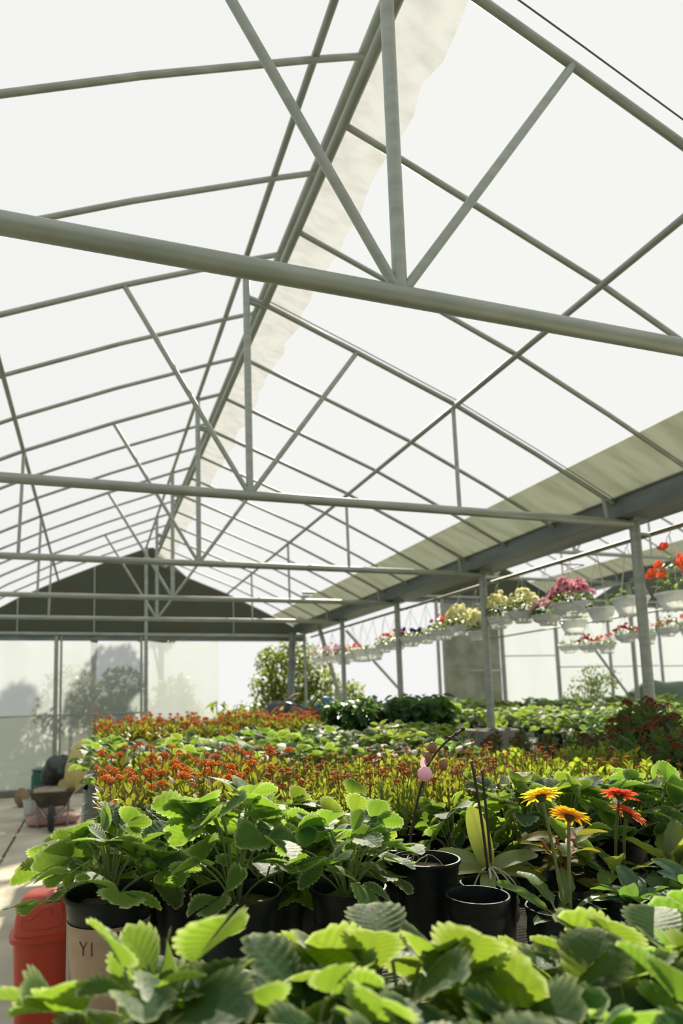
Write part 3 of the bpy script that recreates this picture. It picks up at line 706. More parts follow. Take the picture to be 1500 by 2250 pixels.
def gerb_plant(label, loc, heads, seed, r=.088, h=.17, leaves=11, L=.125):
    rn = random.Random(seed)
    f = gerb_leaves(seed, leaves, L)
    t = potted('potted_gerbera', label, 'gerbera', loc, 0, bag_mb(r, h, rn), f, ['gerbleaf', 'stalk'], r=r, h=h, potmat='bag', potname='grow_bag')
    for base, c, ax, R, m1, m2 in heads:
        base = V(base); c = V(c); ax = V(ax).normalized()
        c0 = c - V(loc); e = c0 - ax * R * .25
        b = MB(); b.tube(curve3(base, (base + e) * .5 + V((0, 0, .04)) - V((ax.x, ax.y, 0)) * .01, e, 10), [.0042] * 11, 8); b.build('flower_stem', 'stalk', t, sharp=0)
        gerbera_head(t, c0, ax, R, m1, m2, rn)
    return t
gerb_plant('yellow gerbera, two tall flowers in a black grow bag', (.159, 1.487, BZ), [((.012, 0, .15), (.124, 1.49, 1.386), (.05, .42, 1), .059, 'gy', 'yc'), ((.025, -.01, .15), (.205, 1.48, 1.328), (.5, .22, .9), .055, 'go', 'yc')], 41)
gerb_plant('coral gerbera, two drooping daisy flowers behind the crinkled-leaf bag', (.56, 1.72, BZ), [((.0, 0, .15), (.49, 1.60, 1.350), (.28, .1, .9), .058, 'gr', 'yc'), ((.02, -.02, .15), (.515, 1.60, 1.292), (.5, -.12, .85), .057, 'gc', 'yc')], 42, leaves=14, L=.13)
def leafy(name, label, cat, loc, seed, mat, n, L, r=.085, h=.17, lob=0, sp=.6, wd=.55, fl=None):
    rn = random.Random(seed); f = MB()
    for i in range(n):
        a = i * 2.4 + rn.uniform(-.3, .3); el = rn.uniform(.1, 1.1) * sp; l = L * rn.uniform(.75, 1.15)
        d = V((math.cos(a) * math.cos(el), math.sin(a) * math.cos(el), math.sin(el)))
        f.tube([(0, 0, 0), d * l * .2], .003, 5, None, 1, (.5, 0, 0), False)
        blade(f, frame(d * l * .15, d, V((0, 0, 1)) + rvec(rn, .35)), l, l * wd, rn, 1.15, .6, 12, 3, rn.uniform(.1, .5), rn.uniform(.1, .5), wave=.03, lobes=lob, edge=0)
    return potted(name, label, cat, loc, 0, bag_mb(r, h, rn), f, [mat, 'stalk'], r=r, h=h, potmat='bag', potname='grow_bag')
leafy('potted_primrose', 'small crinkled-leaf plant in a black grow bag, right of the yellow gerbera', 'plant', (.405, 1.475, BZ), 51, 'primleaf', 18, .105, sp=.95)
leafy('potted_primrose', 'crinkled-leaf plant in a grow bag at the frame edge past the small one', 'plant', (.60, 1.46, BZ), 52, 'primleaf', 16, .12, sp=.9)
leafy('potted_primrose', 'broad dark quilted-leaf plant behind the yellow gerbera stems', 'plant', (.22, 1.90, BZ), 53, 'primleaf', 12, .14, sp=.6)
leafy('potted_gerbera', 'flowerless gerbera with lobed yellow-green leaves at the frame edge', 'gerbera', (.78, 1.70, BZ), 54, 'gerbleaf', 13, .16, lob=4, sp=1.1, wd=.4)
leafy('potted_gerbera', 'flowerless gerbera with dark lobed leaf between orchid and yellow gerbera', 'gerbera', (.02, 2.07, BZ), 57, 'gerbleaf', 9, .17, lob=4, sp=.8, wd=.4)
def impatiens():
    rn = random.Random(61); f = MB(); fl = MB(); fl2 = MB()
    for s in range(5):
        a = s * 1.3; e = V((.05 * math.cos(a), .05 * math.sin(a), .12 + .02 * s)); f.tube(curve3((0, 0, 0), (0, 0, .08), e, 4), .004, 6, None, 1)
        for k in range(5):
            an = k * 1.35 + s; d = V((math.cos(an), math.sin(an), rn.uniform(-.1, .7)))
            blade(f, frame(e - V((0, 0, .02 * k)), d, V((0, 0, 1)) + rvec(rn, .4)), rn.uniform(.075, .105), .045, rn, 1.0, .75, 10, 2, .25, rn.uniform(.1, .5), wave=.015)
    small_flower(fl, (-.01, -.06, .19), (0, -1, .4), .016, rn, 4); small_flower(fl2, (-.015, -.055, .165), (-.2, -1, .1), .014, rn, 3)
    potted('potted_impatiens', 'yellow-green plant with red leaf edges and a tiny pale pink flower', 'plant', (.31, 1.66, BZ), 0, bag_mb(.08, .16, rn), f, ['impatleaf', 'redstem'], [fl, fl2], ['lilac', 'yc'], r=.08, h=.16, flname='blossom', potmat='bag', potname='grow_bag')
impatiens()

# ------------------------------------------------------------------ strawberry rows behind the front pots
midF = [straw_foliage(200 + k, 13, .085, .15, .18, True, 2 if k == 2 else 0, .6) for k in range(4)]
midT = []
for k in range(4): midT.append(potted('potted_strawberry', '', 'plant', (0, 0, -50), 0, pot_mb(.085, .17), midF[k][0], ['straw', 'stalk'], midF[k][1], ['whitep', 'yc'], 'strawberry rows behind the front pots', .085, .17, 'blossom'))
usedm = set()
def place(protos, usedset, k, loc, rz, lb, s=1.0, group=None):
    if k not in usedset:
        usedset.add(k); t = protos[k]; t.location = loc; t.rotation_euler = (0, 0, rz); t.scale = (s, s, s); t['label'] = lb
        if group: t['group'] = group
        return t
    return dup(protos[k], loc, rz, lb, group, s)
rn = random.Random(77); cnt = 0
for r, (y, xs, dz) in enumerate(((1.80, (-.54, -.32), .02), (1.98, (-.96, -.75, -.53, -.33, .42, .62, .84, 1.04), .015), (2.13, (-.86, -.64, -.42, -.2, .22, .45, .68, .92, 1.15), .01))):
    for n, x in enumerate(xs):
        k = cnt % 4; cnt += 1
        place(midT, usedm, k, (x + rn.uniform(-.01, .01), y + rn.uniform(-.01, .01), BZ + dz), rn.uniform(-.7, .7), f'green strawberry plant behind the sharp pots, {ORD[r+1]} row, {ORD[n+1]} plant from the aisle', rn.uniform(.92, 1.08))

# ------------------------------------------------------------------ kalanchoes
def kal(seed, kind):
    rn = random.Random(seed); f = MB(); fls = []
    ns, H, LL, WW, heads, hb = {'orange': (8, .21, .086, .036, .65, .0045), 'bud': (13, .165, .056, .025, .72, .004), 'yellow': (11, .175, .062, .036, .3, .0042), 'dark': (8, .24, .095, .055, .42, .005)}[kind]
    for s in range(ns):
        a = s * 2.4 + rn.uniform(-.3, .3); rr_ = .085 * math.sqrt((s + .3) / ns); out = V((math.cos(a), math.sin(a), 0)); h = H * rn.uniform(.7, 1.1)
        top = out * rr_ * 1.25 + V((0, 0, h)); st = curve3(out * rr_ * .4, out * rr_ + V((0, 0, h * .5)), top, 4)
        f.tube(st, .004, 5, None, 1, (.5, 0, 0), False)
        nl = {'orange': 9, 'bud': 7, 'yellow': 7, 'dark': 7}[kind]
        for k in range(nl):
            t = .28 + .72 * k / (nl - 1); p = V(st[0]).lerp(V(top), t) + out * 0
            for hlf in (0, 1):
                an = k * PI / 2 + hlf * PI + a + rn.uniform(-.25, .25); el = {'orange': .25 + .75 * t, 'bud': .7 + .5 * t, 'yellow': .45 + .75 * t, 'dark': .3 + .7 * t}[kind] + rn.uniform(-.15, .15)
                d = V((math.cos(an) * math.cos(el), math.sin(an) * math.cos(el), math.sin(el))); sz = LL * rn.uniform(.75, 1.15) * (1 - .35 * t)
                blade(f, frame(p, d, V((0, 0, 1)) + d * .1 + rvec(rn, .2)), sz, WW * sz / LL, rn, 1.0 if kind == 'orange' else 1.25, .7, 5, 1, .35, rn.uniform(-.1, .3), edge=.8, scal=0 if kind == 'orange' else .08, r0=min(1, max(0, t * .8 + rn.uniform(-.2, .3))))
        if rn.random() < heads:
            fl = MB(); fls.append(fl)
            hh = rn.uniform(.03, .075) if kind != 'bud' else rn.uniform(.035, .08)
            tip = top + V((rn.uniform(-.01, .01), rn.uniform(-.01, .01), hh)); fl.tube([top, tip], .0022, 4, None, 1, (.5, 0, 0), False)
            nb = {'orange': 26, 'bud': 13, 'yellow': 10, 'dark': 30}[kind]; R = {'orange': .019, 'bud': .0115, 'yellow': .011, 'dark': .026}[kind]
            for q in range(nb):
                ang = q * 2.4; r_ = R * math.sqrt((q + .5) / nb); c = tip + V((r_ * math.cos(ang), r_ * math.sin(ang), .014 - r_ * r_ * 38 + rn.uniform(-.003, .003)))
                fl.bud(c, hb * .8, hb * 2.2, V((r_ * math.cos(ang), r_ * math.sin(ang), .03)), 0, (rn.random(), 0, 0))
                if q % 4 == 0: fl.tube([tip - V((0, 0, .012)), c], .001, 3, None, 1, (.5, 0, 0), False)
    return f, fls
KM = {'orange': ('kal_orange', 'orange', 'redstem'), 'bud': ('kal_bud', 'darkbud', 'redstem'), 'yellow': ('kal_yellow', 'darkbud', 'redstem'), 'dark': ('kal_dark', 'deepbud', 'redstem')}
KL = {'orange': 'orange kalanchoe', 'bud': 'budding kalanchoe with red stalks', 'yellow': 'yellow-green kalanchoe', 'dark': 'dark green kalanchoe with red heads'}
KP = {}; KU = {}
for kind in KM:
    KP[kind] = []; KU[kind] = set()
    for v in range(4):
        f, fl = kal(300 + v * 7 + len(kind), kind); lm, bm_, sm = KM[kind]
        KP[kind].append(potted('potted_kalanchoe', '', 'kalanchoe', (0, 0, -50), 0, pot_mb(.075, .14), f, [lm, 'stalk'], fl, [bm_, sm], KL[kind] + 's of the middle bed', .075, .14))
rn = random.Random(99)
KB = 1.0
for r, y in enumerate((2.30, 2.50, 2.72, 2.96, 3.24, 3.56)):
    xmax = min(3.0, -1.02 + 1.08 * y + .12); x = -.9; n = 0
    while x < xmax:
        n += 1
        edge1 = -.42 + .05 * r; 
        kind = 'orange' if x < edge1 + rn.uniform(-.08, .08) else ('bud' if x < .55 + .18 * r + rn.uniform(-.1, .1) else 'yellow')
        if x > 1.45 + .14 * r: kind = 'dark' if rn.random() < .75 else 'yellow'
        k = rn.randrange(4); s = rn.uniform(.9, 1.12) * (1.12 if kind == 'dark' else 1)
        place(KP[kind], KU[kind], k, (x + rn.uniform(-.02, .02), y + rn.uniform(-.03, .03), KB + (.0 if kind == 'orange' else 0)), rn.uniform(0, 6), f'{KL[kind]}, {ORD[r+1]} row of the middle bed, {ORD[n]} from the aisle', s, KL[kind] + 's of the middle bed')
        x += .2
# tall dark clump at the first post
for n, (x, y) in enumerate(((2.55, 3.58), (2.28, 3.30), (2.78, 3.62))):
    dup(KP['dark'][n], (x, y, KB + .06), n * 2.0, ('tall dark kalanchoe with red heads, straight in front of the first post', 'tall dark kalanchoe with red heads, just left of the first post', 'tall dark kalanchoe with red heads at the frame edge past the first post')[n], None, 1.3)

# ------------------------------------------------------------------ middle strawberry bed
loF = [straw_foliage(400 + k, 13, .09, .17, .17, False, 0) for k in range(3)]
loT = [potted('potted_strawberry', '', 'plant', (0, 0, -50), 0, pot_mb(.085, .15), loF[k][0], ['straw', 'stalk'], None, None, 'strawberries of the middle bed', .085, .15) for k in range(3)]
loU = set(); cnt = 0
for r, (y, dz) in enumerate(((3.95, .0), (4.3, .02), (4.7, .035), (5.12, .05))):
    xmax = min(2.95, -1.02 + 1.08 * y + .1); x = -.9; n = 0
    while x < xmax:
        n += 1; cnt += 1
        if x > -1.02 + .60 * y:
            dup(KP['dark'][cnt % 4], (x, y, 1.0), n, f'low dark kalanchoe past the yellow-green ones, {ORD[r+1]} row there, {ORD[n]} from the aisle', 'low dark kalanchoes before the pier', .78)
            x += .26; continue
        place(loT, loU, cnt % 3, (x + rn.uniform(-.03, .03), y + rn.uniform(-.05, .05), 1.0 + dz), rn.uniform(0, 6), f'strawberry plant past the kalanchoes, {ORD[r+1]} row of that bed, {ORD[n]} from the aisle', rn.uniform(.95, 1.15))
        x += .28
# ------------------------------------------------------------------ farther kalanchoes, peppers, croton
for r, (y, dz) in enumerate(((5.5, .0), (5.95, .0), (6.5, .01), (7.15, .02), (7.75, .02))):
    x = -.9; n = 0
    while x < (.9, 1.0, 1.2, 1.6, 1.9)[r]:
        n += 1
        dup(KP['orange'][rn.randrange(4)], (x + rn.uniform(-.03, .03), y + rn.uniform(-.06, .06), 1.06 + dz), rn.uniform(0, 6), f'orange kalanchoe of the farther bed, {ORD[r+1]} row there, {ORD[n]} from the aisle', 'orange kalanchoes of the farther bed', rn.uniform(1.0, 1.22))
        x += .25
def bushy(seed, H, n, L, Wd, nb, mat, spread=.22, up=.3):
    rn = random.Random(seed); f = MB()
    for b_ in range(nb):
        a = b_ * 2.4; top = V((math.cos(a) * spread * rn.uniform(.2, 1), math.sin(a) * spread * rn.uniform(.2, 1), H * rn.uniform(.75, 1.05)))
        st = curve3((0, 0, 0), (top.x * .3, top.y * .3, top.z * .6), top, 5); f.tube(st, .006, 5, None, 1, (.5, 0, 0), False)
        for k in range(n):
            t = rn.uniform(.3, 1); p = V(st[0]).lerp(top, t) + rvec(rn, .05); an = rn.uniform(0, 6.28)
            d = V((math.cos(an), math.sin(an), rn.uniform(-.7, up))); l = L * rn.uniform(.6, 1.1)
            blade(f, frame(p, d, V((0, 0, 1)) + rvec(rn, .5)), l, Wd * l / L, rn, .85, .8, 7, 1, .3, rn.uniform(.1, .6), edge=0)
    return f
pepT = [potted('potted_pepper', '', 'plant', (0, 0, -50), 0, pot_mb(.11, .2), bushy(500 + k, .44, 26, .125, .06, 8, 'pepper'), ['pepper', 'stalk'], None, None, 'dark leafy pepper plants by the posts', .11, .2) for k in range(2)]
pU = set()
PX = [(1.28, 5.55), (1.62, 5.75), (1.98, 5.6), (2.3, 5.8), (1.35, 6.1), (1.72, 6.3), (2.1, 6.35), (2.5, 6.4)]
for n, (x, y) in enumerate(PX):
    place(pepT, pU, n % 2, (x, y, 1.06), n * 1.1, f'bushy dark green pepper plant, {ORD[(n if n < 4 else n - 4) + 1]} from the orange flowers in the {"front" if n < 4 else "back"} row', 1.0)
potted('potted_croton', 'broad orange-leaved croton rising behind the farther orange kalanchoes', 'plant', (1.25, 8.25, .0), 0, pot_mb(.16, .3), bushy(520, 1.36, 12, .2, .06, 5, 'croton', .16, 1.0), ['croton', 'stalk'], r=.16, h=.3)
for n, (x, y) in enumerate(((.55, 8.3), (.88, 8.6))):
    potted('potted_shrub', ('tall bright green leafy shrub in front of the bright pane', 'bright green leafy shrub next to the orange croton')[n], 'plant', (x, y, 0), 0, pot_mb(.16, .3), bushy(530 + n, 1.36, 26, .15, .07, 8, 'bright', .26, .2), ['bright', 'stalk'], r=.16, h=.3)

# ------------------------------------------------------------------ strawberry bed beyond the posts
rbT = [potted('potted_strawberry', '', 'plant', (0, 0, -50), 0, pot_mb(.11, .17), straw_foliage(600 + k, 15, .10, .2, .19, False, 0)[0], ['straw', 'stalk'], None, None, 'strawberries of the bed beyond the posts', .11, .17) for k in range(3)]
rU = set(); cnt = 0
for r, (y, dz) in enumerate(((5.55, 0), (6.1, .015), (6.75, .03), (7.5, .05), (8.4, .07), (9.4, .10), (10.6, .13))):
    xmax = min(11.4, -1.02 + 1.1 * y + .1); x = 3.9; n = 0
    while x < xmax:
        n += 1; cnt += 1
        place(rbT, rU, cnt % 3, (x + rn.uniform(-.04, .04), y + rn.uniform(-.06, .06), 1.02 + dz), rn.uniform(0, 6), f'strawberry plant of the bed beyond the posts, {ORD[r+1]} row there, {ORD[n]} from the posts', rn.uniform(.95, 1.15))
        x += .36 + .03 * r

# ------------------------------------------------------------------ hanging baskets
RX = 3.51; RZ = 2.98
rail = thing('basket_rail', 'long pipe rail carrying the nearest row of hanging flower baskets', 'rail', (0, 0, 0)); pipe('rail_pipe', [(RX, 2.6, RZ), (RX, YE - .05, RZ + .03)], .021, rail, 'rail')
for i, y in enumerate(TY[1:]): pipe('rail_bracket', [(W, y, RZ), (RX, y, RZ)], .012, rail)
rail2 = thing('basket_rail', 'far thin rail carrying the row of red flower baskets', 'rail', (0, 0, 0)); pipe('rail_pipe', [(8.0, 6.6, 2.99), (8.0, YE - .05, 2.99)], .018, rail2, 'rail')
def clump(R, H, n, seed, leafL=.06, ml=0):
    rn = random.Random(seed); f = MB()
    for k in range(n):
        a = rn.uniform(0, 6.28); q = math.sqrt(rn.random()) * R; z = H * (1 - (q / R) ** 2 * .6) * rn.uniform(.2, 1)
        d = V((math.cos(a), math.sin(a), rn.uniform(-.3, .8)))
        blade(f, frame((q * math.cos(a), q * math.sin(a), z), d, V((0, 0, 1)) + rvec(rn, .6)), leafL * rn.uniform(.7, 1.2), leafL * .6, rn, 1.1, .7, 4, 1, .2, .3, edge=0)
        if k % 6 == 0: f.tube([(q * .3 * math.cos(a), q * .3 * math.sin(a), 0), (q * math.cos(a), q * math.sin(a), z)], .003, 4, None, 1, (.5, 0, 0), False)
    return f
BV = {}
def blooms(t, z0, R, H, n, seed, fr, mats):
    rn = random.Random(seed); key = tuple(mats)
    if key not in BV:
        BV[key] = []
        for q in range(3):
            f = MB(); small_flower(f, (0, 0, 0), (0, 0, 1), 1.0, random.Random(q), 5, 0, 1, .2 + .15 * q); o = f.build('blossom', list(mats), None, None, 0); BV[key].append(o.data); bpy.data.objects.remove(o)
    for k in range(n):
        a = rn.uniform(0, 6.28); q = math.sqrt(rn.random()) * R * 1.05; z = H * (1.1 - (q / R) ** 2 * .55) * rn.uniform(.75, 1.15)
        ax = V((math.cos(a) * .6 - .45, math.sin(a) * .6 - .65, rn.uniform(.2, .9)))
        o = bpy.data.objects.new('blossom', BV[key][k % 3]); COL.objects.link(o); o.parent = t
        o.matrix_local = Matrix.Translation((q * math.cos(a), q * math.sin(a), z + z0)) @ ax.to_track_quat('Z', 'Y').to_matrix().to_4x4() @ Matrix.Scale(fr * rn.uniform(.8, 1.2), 4)
def bowl_mb(r, h, kind):
    b = MB()
    if kind == 'bowl':
        b.lathe([(0, .02), (r * .42, .02), (r * .44, 0), (r * .5, .0), (r * .52, .025), (r * .78, h * .36), (r * .93, h * .75), (r * .96, h * .86), (r * 1.03, h * .88), (r * 1.05, h * .93), (r * 1.02, h), (r * .96, h), (r * .93, h * .9), (r * .6, h * .5)], 36)
        for k in range(6):   # garland relief
            pts = []
            for i in range(9):
                u = i / 8; a = 2 * PI * (k + u) / 6; z = h * (.76 - .32 * math.sin(PI * u)); q = r * (.93 - (.75 - z / h) * .36) + .002
                pts.append((q * math.cos(a), q * math.sin(a), z))
            b.tube(pts, .006, 5, caps=False)
    else:
        wob = lambda a, z: .012 * math.cos(12 * a) * (1 if z < h * .82 else 0)
        b.lathe([(0, .02), (r * .6, .02), (r * .58, 0), (r * .66, .0), (r * .68, .02), (r * .66, .028), (r * .8, h * .4), (r * .93, h * .8), (r * 1.0, h * .84), (r * 1.03, h * .9), (r * 1.02, h), (r * .95, h), (r * .92, h * .88), (r * .7, h * .5)], 48, wob=wob)
        for k in range(9):
            a = 2 * PI * k / 9; b.blob((r * .63 * math.cos(a), r * .63 * math.sin(a), .0), (.014, .014, .008), 6, 4)
    return b
FM = {'coral': ('coral', .045, 9), 'pink': ('pink', .044, 40), 'palepink': ('palepink', .034, 22), 'pale': ('pale', .031, 74), 'purple': ('purple', .032, 9), 'crimson': ('crimson', .028, 26), 'orange': ('coral', .034, 10), 'mix': ('coral', .038, 7), 'none': (None, 0, 0)}
def basket(loc, kind, r, fl, seed, lb, railz, group, H=.13, nleaf=70):
    H *= 1.35; nleaf = int(nleaf * 1.5); loc = (loc[0], loc[1], loc[2] - .055)
    h = r * (1.05 if kind == 'pot' else .72)
    t = thing('hanging_basket', lb, 'basket', loc, 0, group)
    bowl_mb(r, h, kind).build('bowl' if kind == 'bowl' else 'pot', 'white', t)
    b = MB(); zt = railz - loc[2] - .05
    for k in range(3):
        a = 2 * PI * k / 3 + seed; b.tube([(r * 1.0 * math.cos(a), r * 1.0 * math.sin(a), h * .93), (.008 * math.cos(a), .008 * math.sin(a), zt)], .0032, 4)
    b.tube([(.0, 0, zt)] + [(.022 * math.sin(w_), 0, zt + .035 - .03 * math.cos(w_)) for w_ in (0, .8, 1.6, 2.4, 3.14, 3.9, 4.6)], .004, 5)
    b.build('hanger', 'cord', t)
    if nleaf: clump(r * .9, H, nleaf, seed).build('foliage', ['basketleaf', 'stalk'], t, (0, 0, h * .85), sharp=0)
    m, fr, nf = FM[fl]
    if nf: blooms(t, h * .85, r, H * 1.05, nf, seed + 1, fr, (m, 'brown' if fl in ('pink', 'purple', 'crimson') else 'yc'))
    return t
g1 = 'white hanging baskets on the nearest rail'
BK = [(4.04, 'pot', .14, 'coral', 2.36, 'white hanging pot with big coral begonias, nearest the camera beyond the first post', .24, 34),
      (4.49, 'pot', .155, 'none', 2.375, 'white hanging pot with a few green leaves, touching the first post in view', .1, 10),
      (4.84, 'pot', .125, 'none', 2.365, 'small white hanging pot with sparse greenery, beside the pink petunias', .09, 14),
      (5.22, 'bowl', .20, 'pink', 2.45, 'garland bowl full of pink petunias', .16, 100),
      (5.60, 'bowl', .15, 'palepink', 2.42, 'white bowl with green leaves and a few pink buds, after the petunias', .11, 80),
      (5.98, 'bowl', .175, 'pale', 2.49, 'first bowl of pale yellow flowers, next to the pink ones', .15, 90),
      (6.44, 'bowl', .175, 'pale', 2.48, 'fullest bowl of pale yellow flowers, right by the second post', .19, 110),
      (6.89, 'pot', .11, 'pale', 2.38, 'small hanging pot with wispy yellow flowers beside the second post', .16, 50),
      (7.27, 'bowl', .18, 'pale', 2.48, 'bowl of yellow flowers before the dark grey panel', .17, 90),
      (7.70, 'bowl', .175, 'mix', 2.47, 'bowl with a big coral bloom among yellow, by the dark grey panel', .14, 80),
      (8.15, 'bowl', .16, 'purple', 2.46, 'bowl of deep purple pansies, first of two', .11, 60),
      (8.62, 'bowl', .19, 'purple', 2.46, 'wide bowl of purple pansies by the third post', .11, 70),
      (9.08, 'bowl', .17, 'orange', 2.45, 'bowl of orange flowers just past the third post', .13, 60),
      (9.53, 'bowl', .17, 'orange', 2.44, 'second bowl of orange flowers past the third post', .11, 60),
      (9.98, 'pot', .18, 'none', 2.35, 'white trailing-green pot past the orange bowls', .08, 40),
      (10.44, 'pot', .18, 'none', 2.35, 'plain white pot with low greenery before the fourth post', .08, 40),
      (10.88, 'bowl', .18, 'orange', 2.38, 'bowl of coral flowers at the fourth post', .14, 60),
      (11.36, 'pot', .17, 'palepink', 2.36, 'white pot of pale pink flowers just past the fourth post', .14, 50),
      (11.95, 'bowl', .18, 'palepink', 2.42, 'bowl of pale pink flowers beside the leaning pole', .16, 60),
      (12.6, 'bowl', .2, 'palepink', 2.42, 'last bowl of pink flowers by the leafy tree', .18, 70)]
for n, (y, kd, r, fl, z, lb, H, nl) in enumerate(BK):
    basket((RX, y, z), kd, r, fl, 700 + n * 3, lb, RZ + .01 * (y > 8), g1, H, nl)
basket((3.86, 5.62, 2.33), 'pot', .14, 'none', 790, 'low plain white hanging pot under the pink and yellow bowls', 2.98, g1, .05, 4)
tag(pipe('basket_rail', [(3.86, 5.4, 2.98), (3.86, 5.72, 2.98)], .006, None, 'wire'), 'short stub rail holding the low plain white pot', 'rail')
tag(pipe('rail_tie', [(RX, 5.4, 2.98), (3.86, 5.4, 2.98)], .006, None, 'wire'), 'short crossbar tying the stub rail to the main basket rail', 'rail')
protoB = None
reds = [basket((8.0, 10.55, 2.50), 'bowl', .2, 'none', 800, 'far white bowl with only green leaves, first of the red row', 2.99, 'far row of red flower baskets', .12, 40),
        basket((8.0, 10.02, 2.47), 'bowl', .19, 'crimson', 803, 'far bowl of small red flowers, second of the far row', 2.99, 'far row of red flower baskets', .13, 60),
        basket((8.0, 9.58, 2.42), 'pot', .16, 'orange', 806, 'far white pot of light red flowers, third of the far row', 2.99, 'far row of red flower baskets', .14, 50)]
for n, (y, k, z) in enumerate(((9.10, 1, 2.52), (8.66, 2, 2.45), (8.22, 1, 2.54), (7.80, 2, 2.48), (7.36, 1, 2.50))):
    dup(reds[k], (8.0, y, z), n * .9, f'far {"bowl" if k == 1 else "pot"} of red flowers, {ORD[n+4]} of the far row')

# ------------------------------------------------------------------ red bin
def bin_():
    t = thing('swing_bin', 'red plastic swing-top bin beside the wire bench', 'bin', (-1.215, 3.2, 0))
    def sup(r1, r2, z, n=40, e=.55):
        return [(math.copysign(abs(math.cos(2 * PI * j / n)) ** e, math.cos(2 * PI * j / n)) * r1, math.copysign(abs(math.sin(2 * PI * j / n)) ** e, math.sin(2 * PI * j / n)) * r2, z) for j in range(n)]
    def loft(rings, cap0=True, cap1=True):
        b = MB(); n = len(rings[0]); vs = [p for r in rings for p in r]; fs = []
        for i in range(len(rings) - 1):
            for j in range(n): fs.append((i * n + j, i * n + (j + 1) % n, (i + 1) * n + (j + 1) % n, (i + 1) * n + j))
        if cap0: fs.append(tuple(range(n))[::-1])
        if cap1: fs.append(tuple((len(rings) - 1) * n + j for j in range(n)))
        b.add(vs, fs); return b
    loft([sup(.098, .09, 0), sup(.102, .095, .01), sup(.122, .11, .655)]).build('body', 'red', t)
    loft([sup(.122, .11, .655), sup(.137, .125, .658), sup(.138, .126, .678), sup(.125, .113, .683)]).build('rim', 'red', t)
    rings = [sup(.122, .112, .68)]
    for k in range(1, 13):
        u = k / 12; z = .68 + .165 * math.sin(u * PI / 2); q = math.cos(u * PI / 2) ** .42
        rings.append(sup(.122 * max(q, .3) * (1 - .1 * u), .112 * max(q, .12), z, 40, .55 + .25 * u))
    lid = loft(rings, False).build('lid', 'redlid', t)
    # swing flap on the slope facing the aisle end, with an S-shaped finger line
    def onlid(u, v):      # u across -1..1, v up 0..1
        z = .715 + .105 * v; s_ = (z - .68) / .165; q = math.cos(math.asin(min(.98, s_))) ** .42
        y = -.112 * max(q, .12) * (1 - .10 * abs(u) ** 3); return V((u * .085 * (1 - .12 * v), y - .002, z))
    b = MB(); vs = []; fs = []; nx, nz = 14, 8
    for j in range(nz + 1):
        for i in range(nx + 1): vs.append(onlid(-1 + 2 * i / nx, j / nz))
    for j in range(nz):
        for i in range(nx): q = j * (nx + 1) + i; fs.append((q, q + 1, q + nx + 2, q + nx + 1))
    b.add(vs, fs); fp = b.build('flap', 'redlid', lid, sharp=0)
    b = MB(); b.tube([onlid(u, v) for u, v in [(-1, 1), (-1, .2), (-.9, .06), (-.6, 0), (0, -.02), (.6, 0), (.9, .06), (1, .2), (1, 1)]], .0028, 6)
    b.tube([onlid(u, v) for u, v in [(-.95, .35), (-.6, .36), (-.3, .5), (0, .72), (.25, .76), (.45, .66), (.55, .5)]], .0035, 6)
    b.build('groove', 'red', lid, sharp=0)
bin_()

# ------------------------------------------------------------------ wheelbarrow corner
def barrow():
    t = thing('wheelbarrow', 'old dark wheelbarrow facing the aisle near the hazy panes', 'wheelbarrow', (-1.52, 9.6, 0))
    b = MB()
    R0 = [(-.17, .0, .30), (.17, .0, .30), (.17, .6, .30), (-.17, .6, .30)]; R1 = [(-.28, -.1, .50), (.28, -.1, .50), (.28, .8, .50), (-.28, .8, .50)]
    vs = R0 + R1 + [(x * .97, y * .97 + .01, z + .004) for x, y, z in R0 + R1]
    fs = [(0, 1, 2, 3), (0, 4, 5, 1), (1, 5, 6, 2), (2, 6, 7, 3), (3, 7, 4, 0)]; fs += [tuple(i + 8 for i in f)[::-1] for f in fs]
    b.add(vs, fs); b.tube(R1 + [R1[0]], .012, 6); b.build('tray', 'tray', t)
    b = MB(); n = 24
    pts = [(.0, -.18 + .17 * math.cos(2 * PI * k / n), .18 + .14 * math.sin(2 * PI * k / n)) for k in range(n + 1)]
    b.tube(pts, .042, 10, caps=False); w_ = b.build('wheel', 'rubber', t)
    b = MB(); b.tube([(-.05, -.18, .18), (.05, -.18, .18)], .02, 8)
    for k in range(6): b.tube([(0, -.18, .18), (0, -.18 + .15 * math.cos(k * PI / 3), .18 + .13 * math.sin(k * PI / 3))], .008, 5)
    b.build('hub', 'steel', w_)
    for s in (-1, 1):
        pipe('handle', [(s * .06, -.18, .18), (s * .17, .1, .29), (s * .22, .8, .42), (s * .24, 1.25, .56)], .015, t)
        b = MB(); b.tube([(s * .2, .1, .33), (s * .19, .12, 0.02), (s * .19, .45, .02), (s * .2, .5, .33)], .012, 6); b.build('leg', 'steel', t)
barrow()
rn = random.Random(15)
b = MB(); b.blob((0, 0, 0), (.27, .38, .05), 18, 9, rn, .12); tag(b.build('canvas_sheet', 'canvas', None, (-1.52, 9.92, .49)), 'crumpled tan canvas sheet draped over the wheelbarrow tray', 'sheet')
b = MB(); b.blob((0, 0, 0), (.25, .22, .22), 20, 12, rn, .16); tag(b.build('rubbish_bag', 'blackbag', None, (-1.47, 10.05, .72)), 'shiny black plastic bag heaped in the wheelbarrow', 'bag')
b = MB(); b.blob((0, 0, 0), (.17, .14, .40), 20, 12, rn, .1, X=Matrix.Rotation(.42, 4, 'Y'), p=.8); tag(b.build('yellow_sack', 'yellowsack', None, (-1.22, 9.9, .78)), 'pale yellow sack leaning beside the black bag', 'sack')
t = thing('storage_drum', 'teal plastic drum behind the wheelbarrow', 'drum', (-1.72, 10.75, 0))
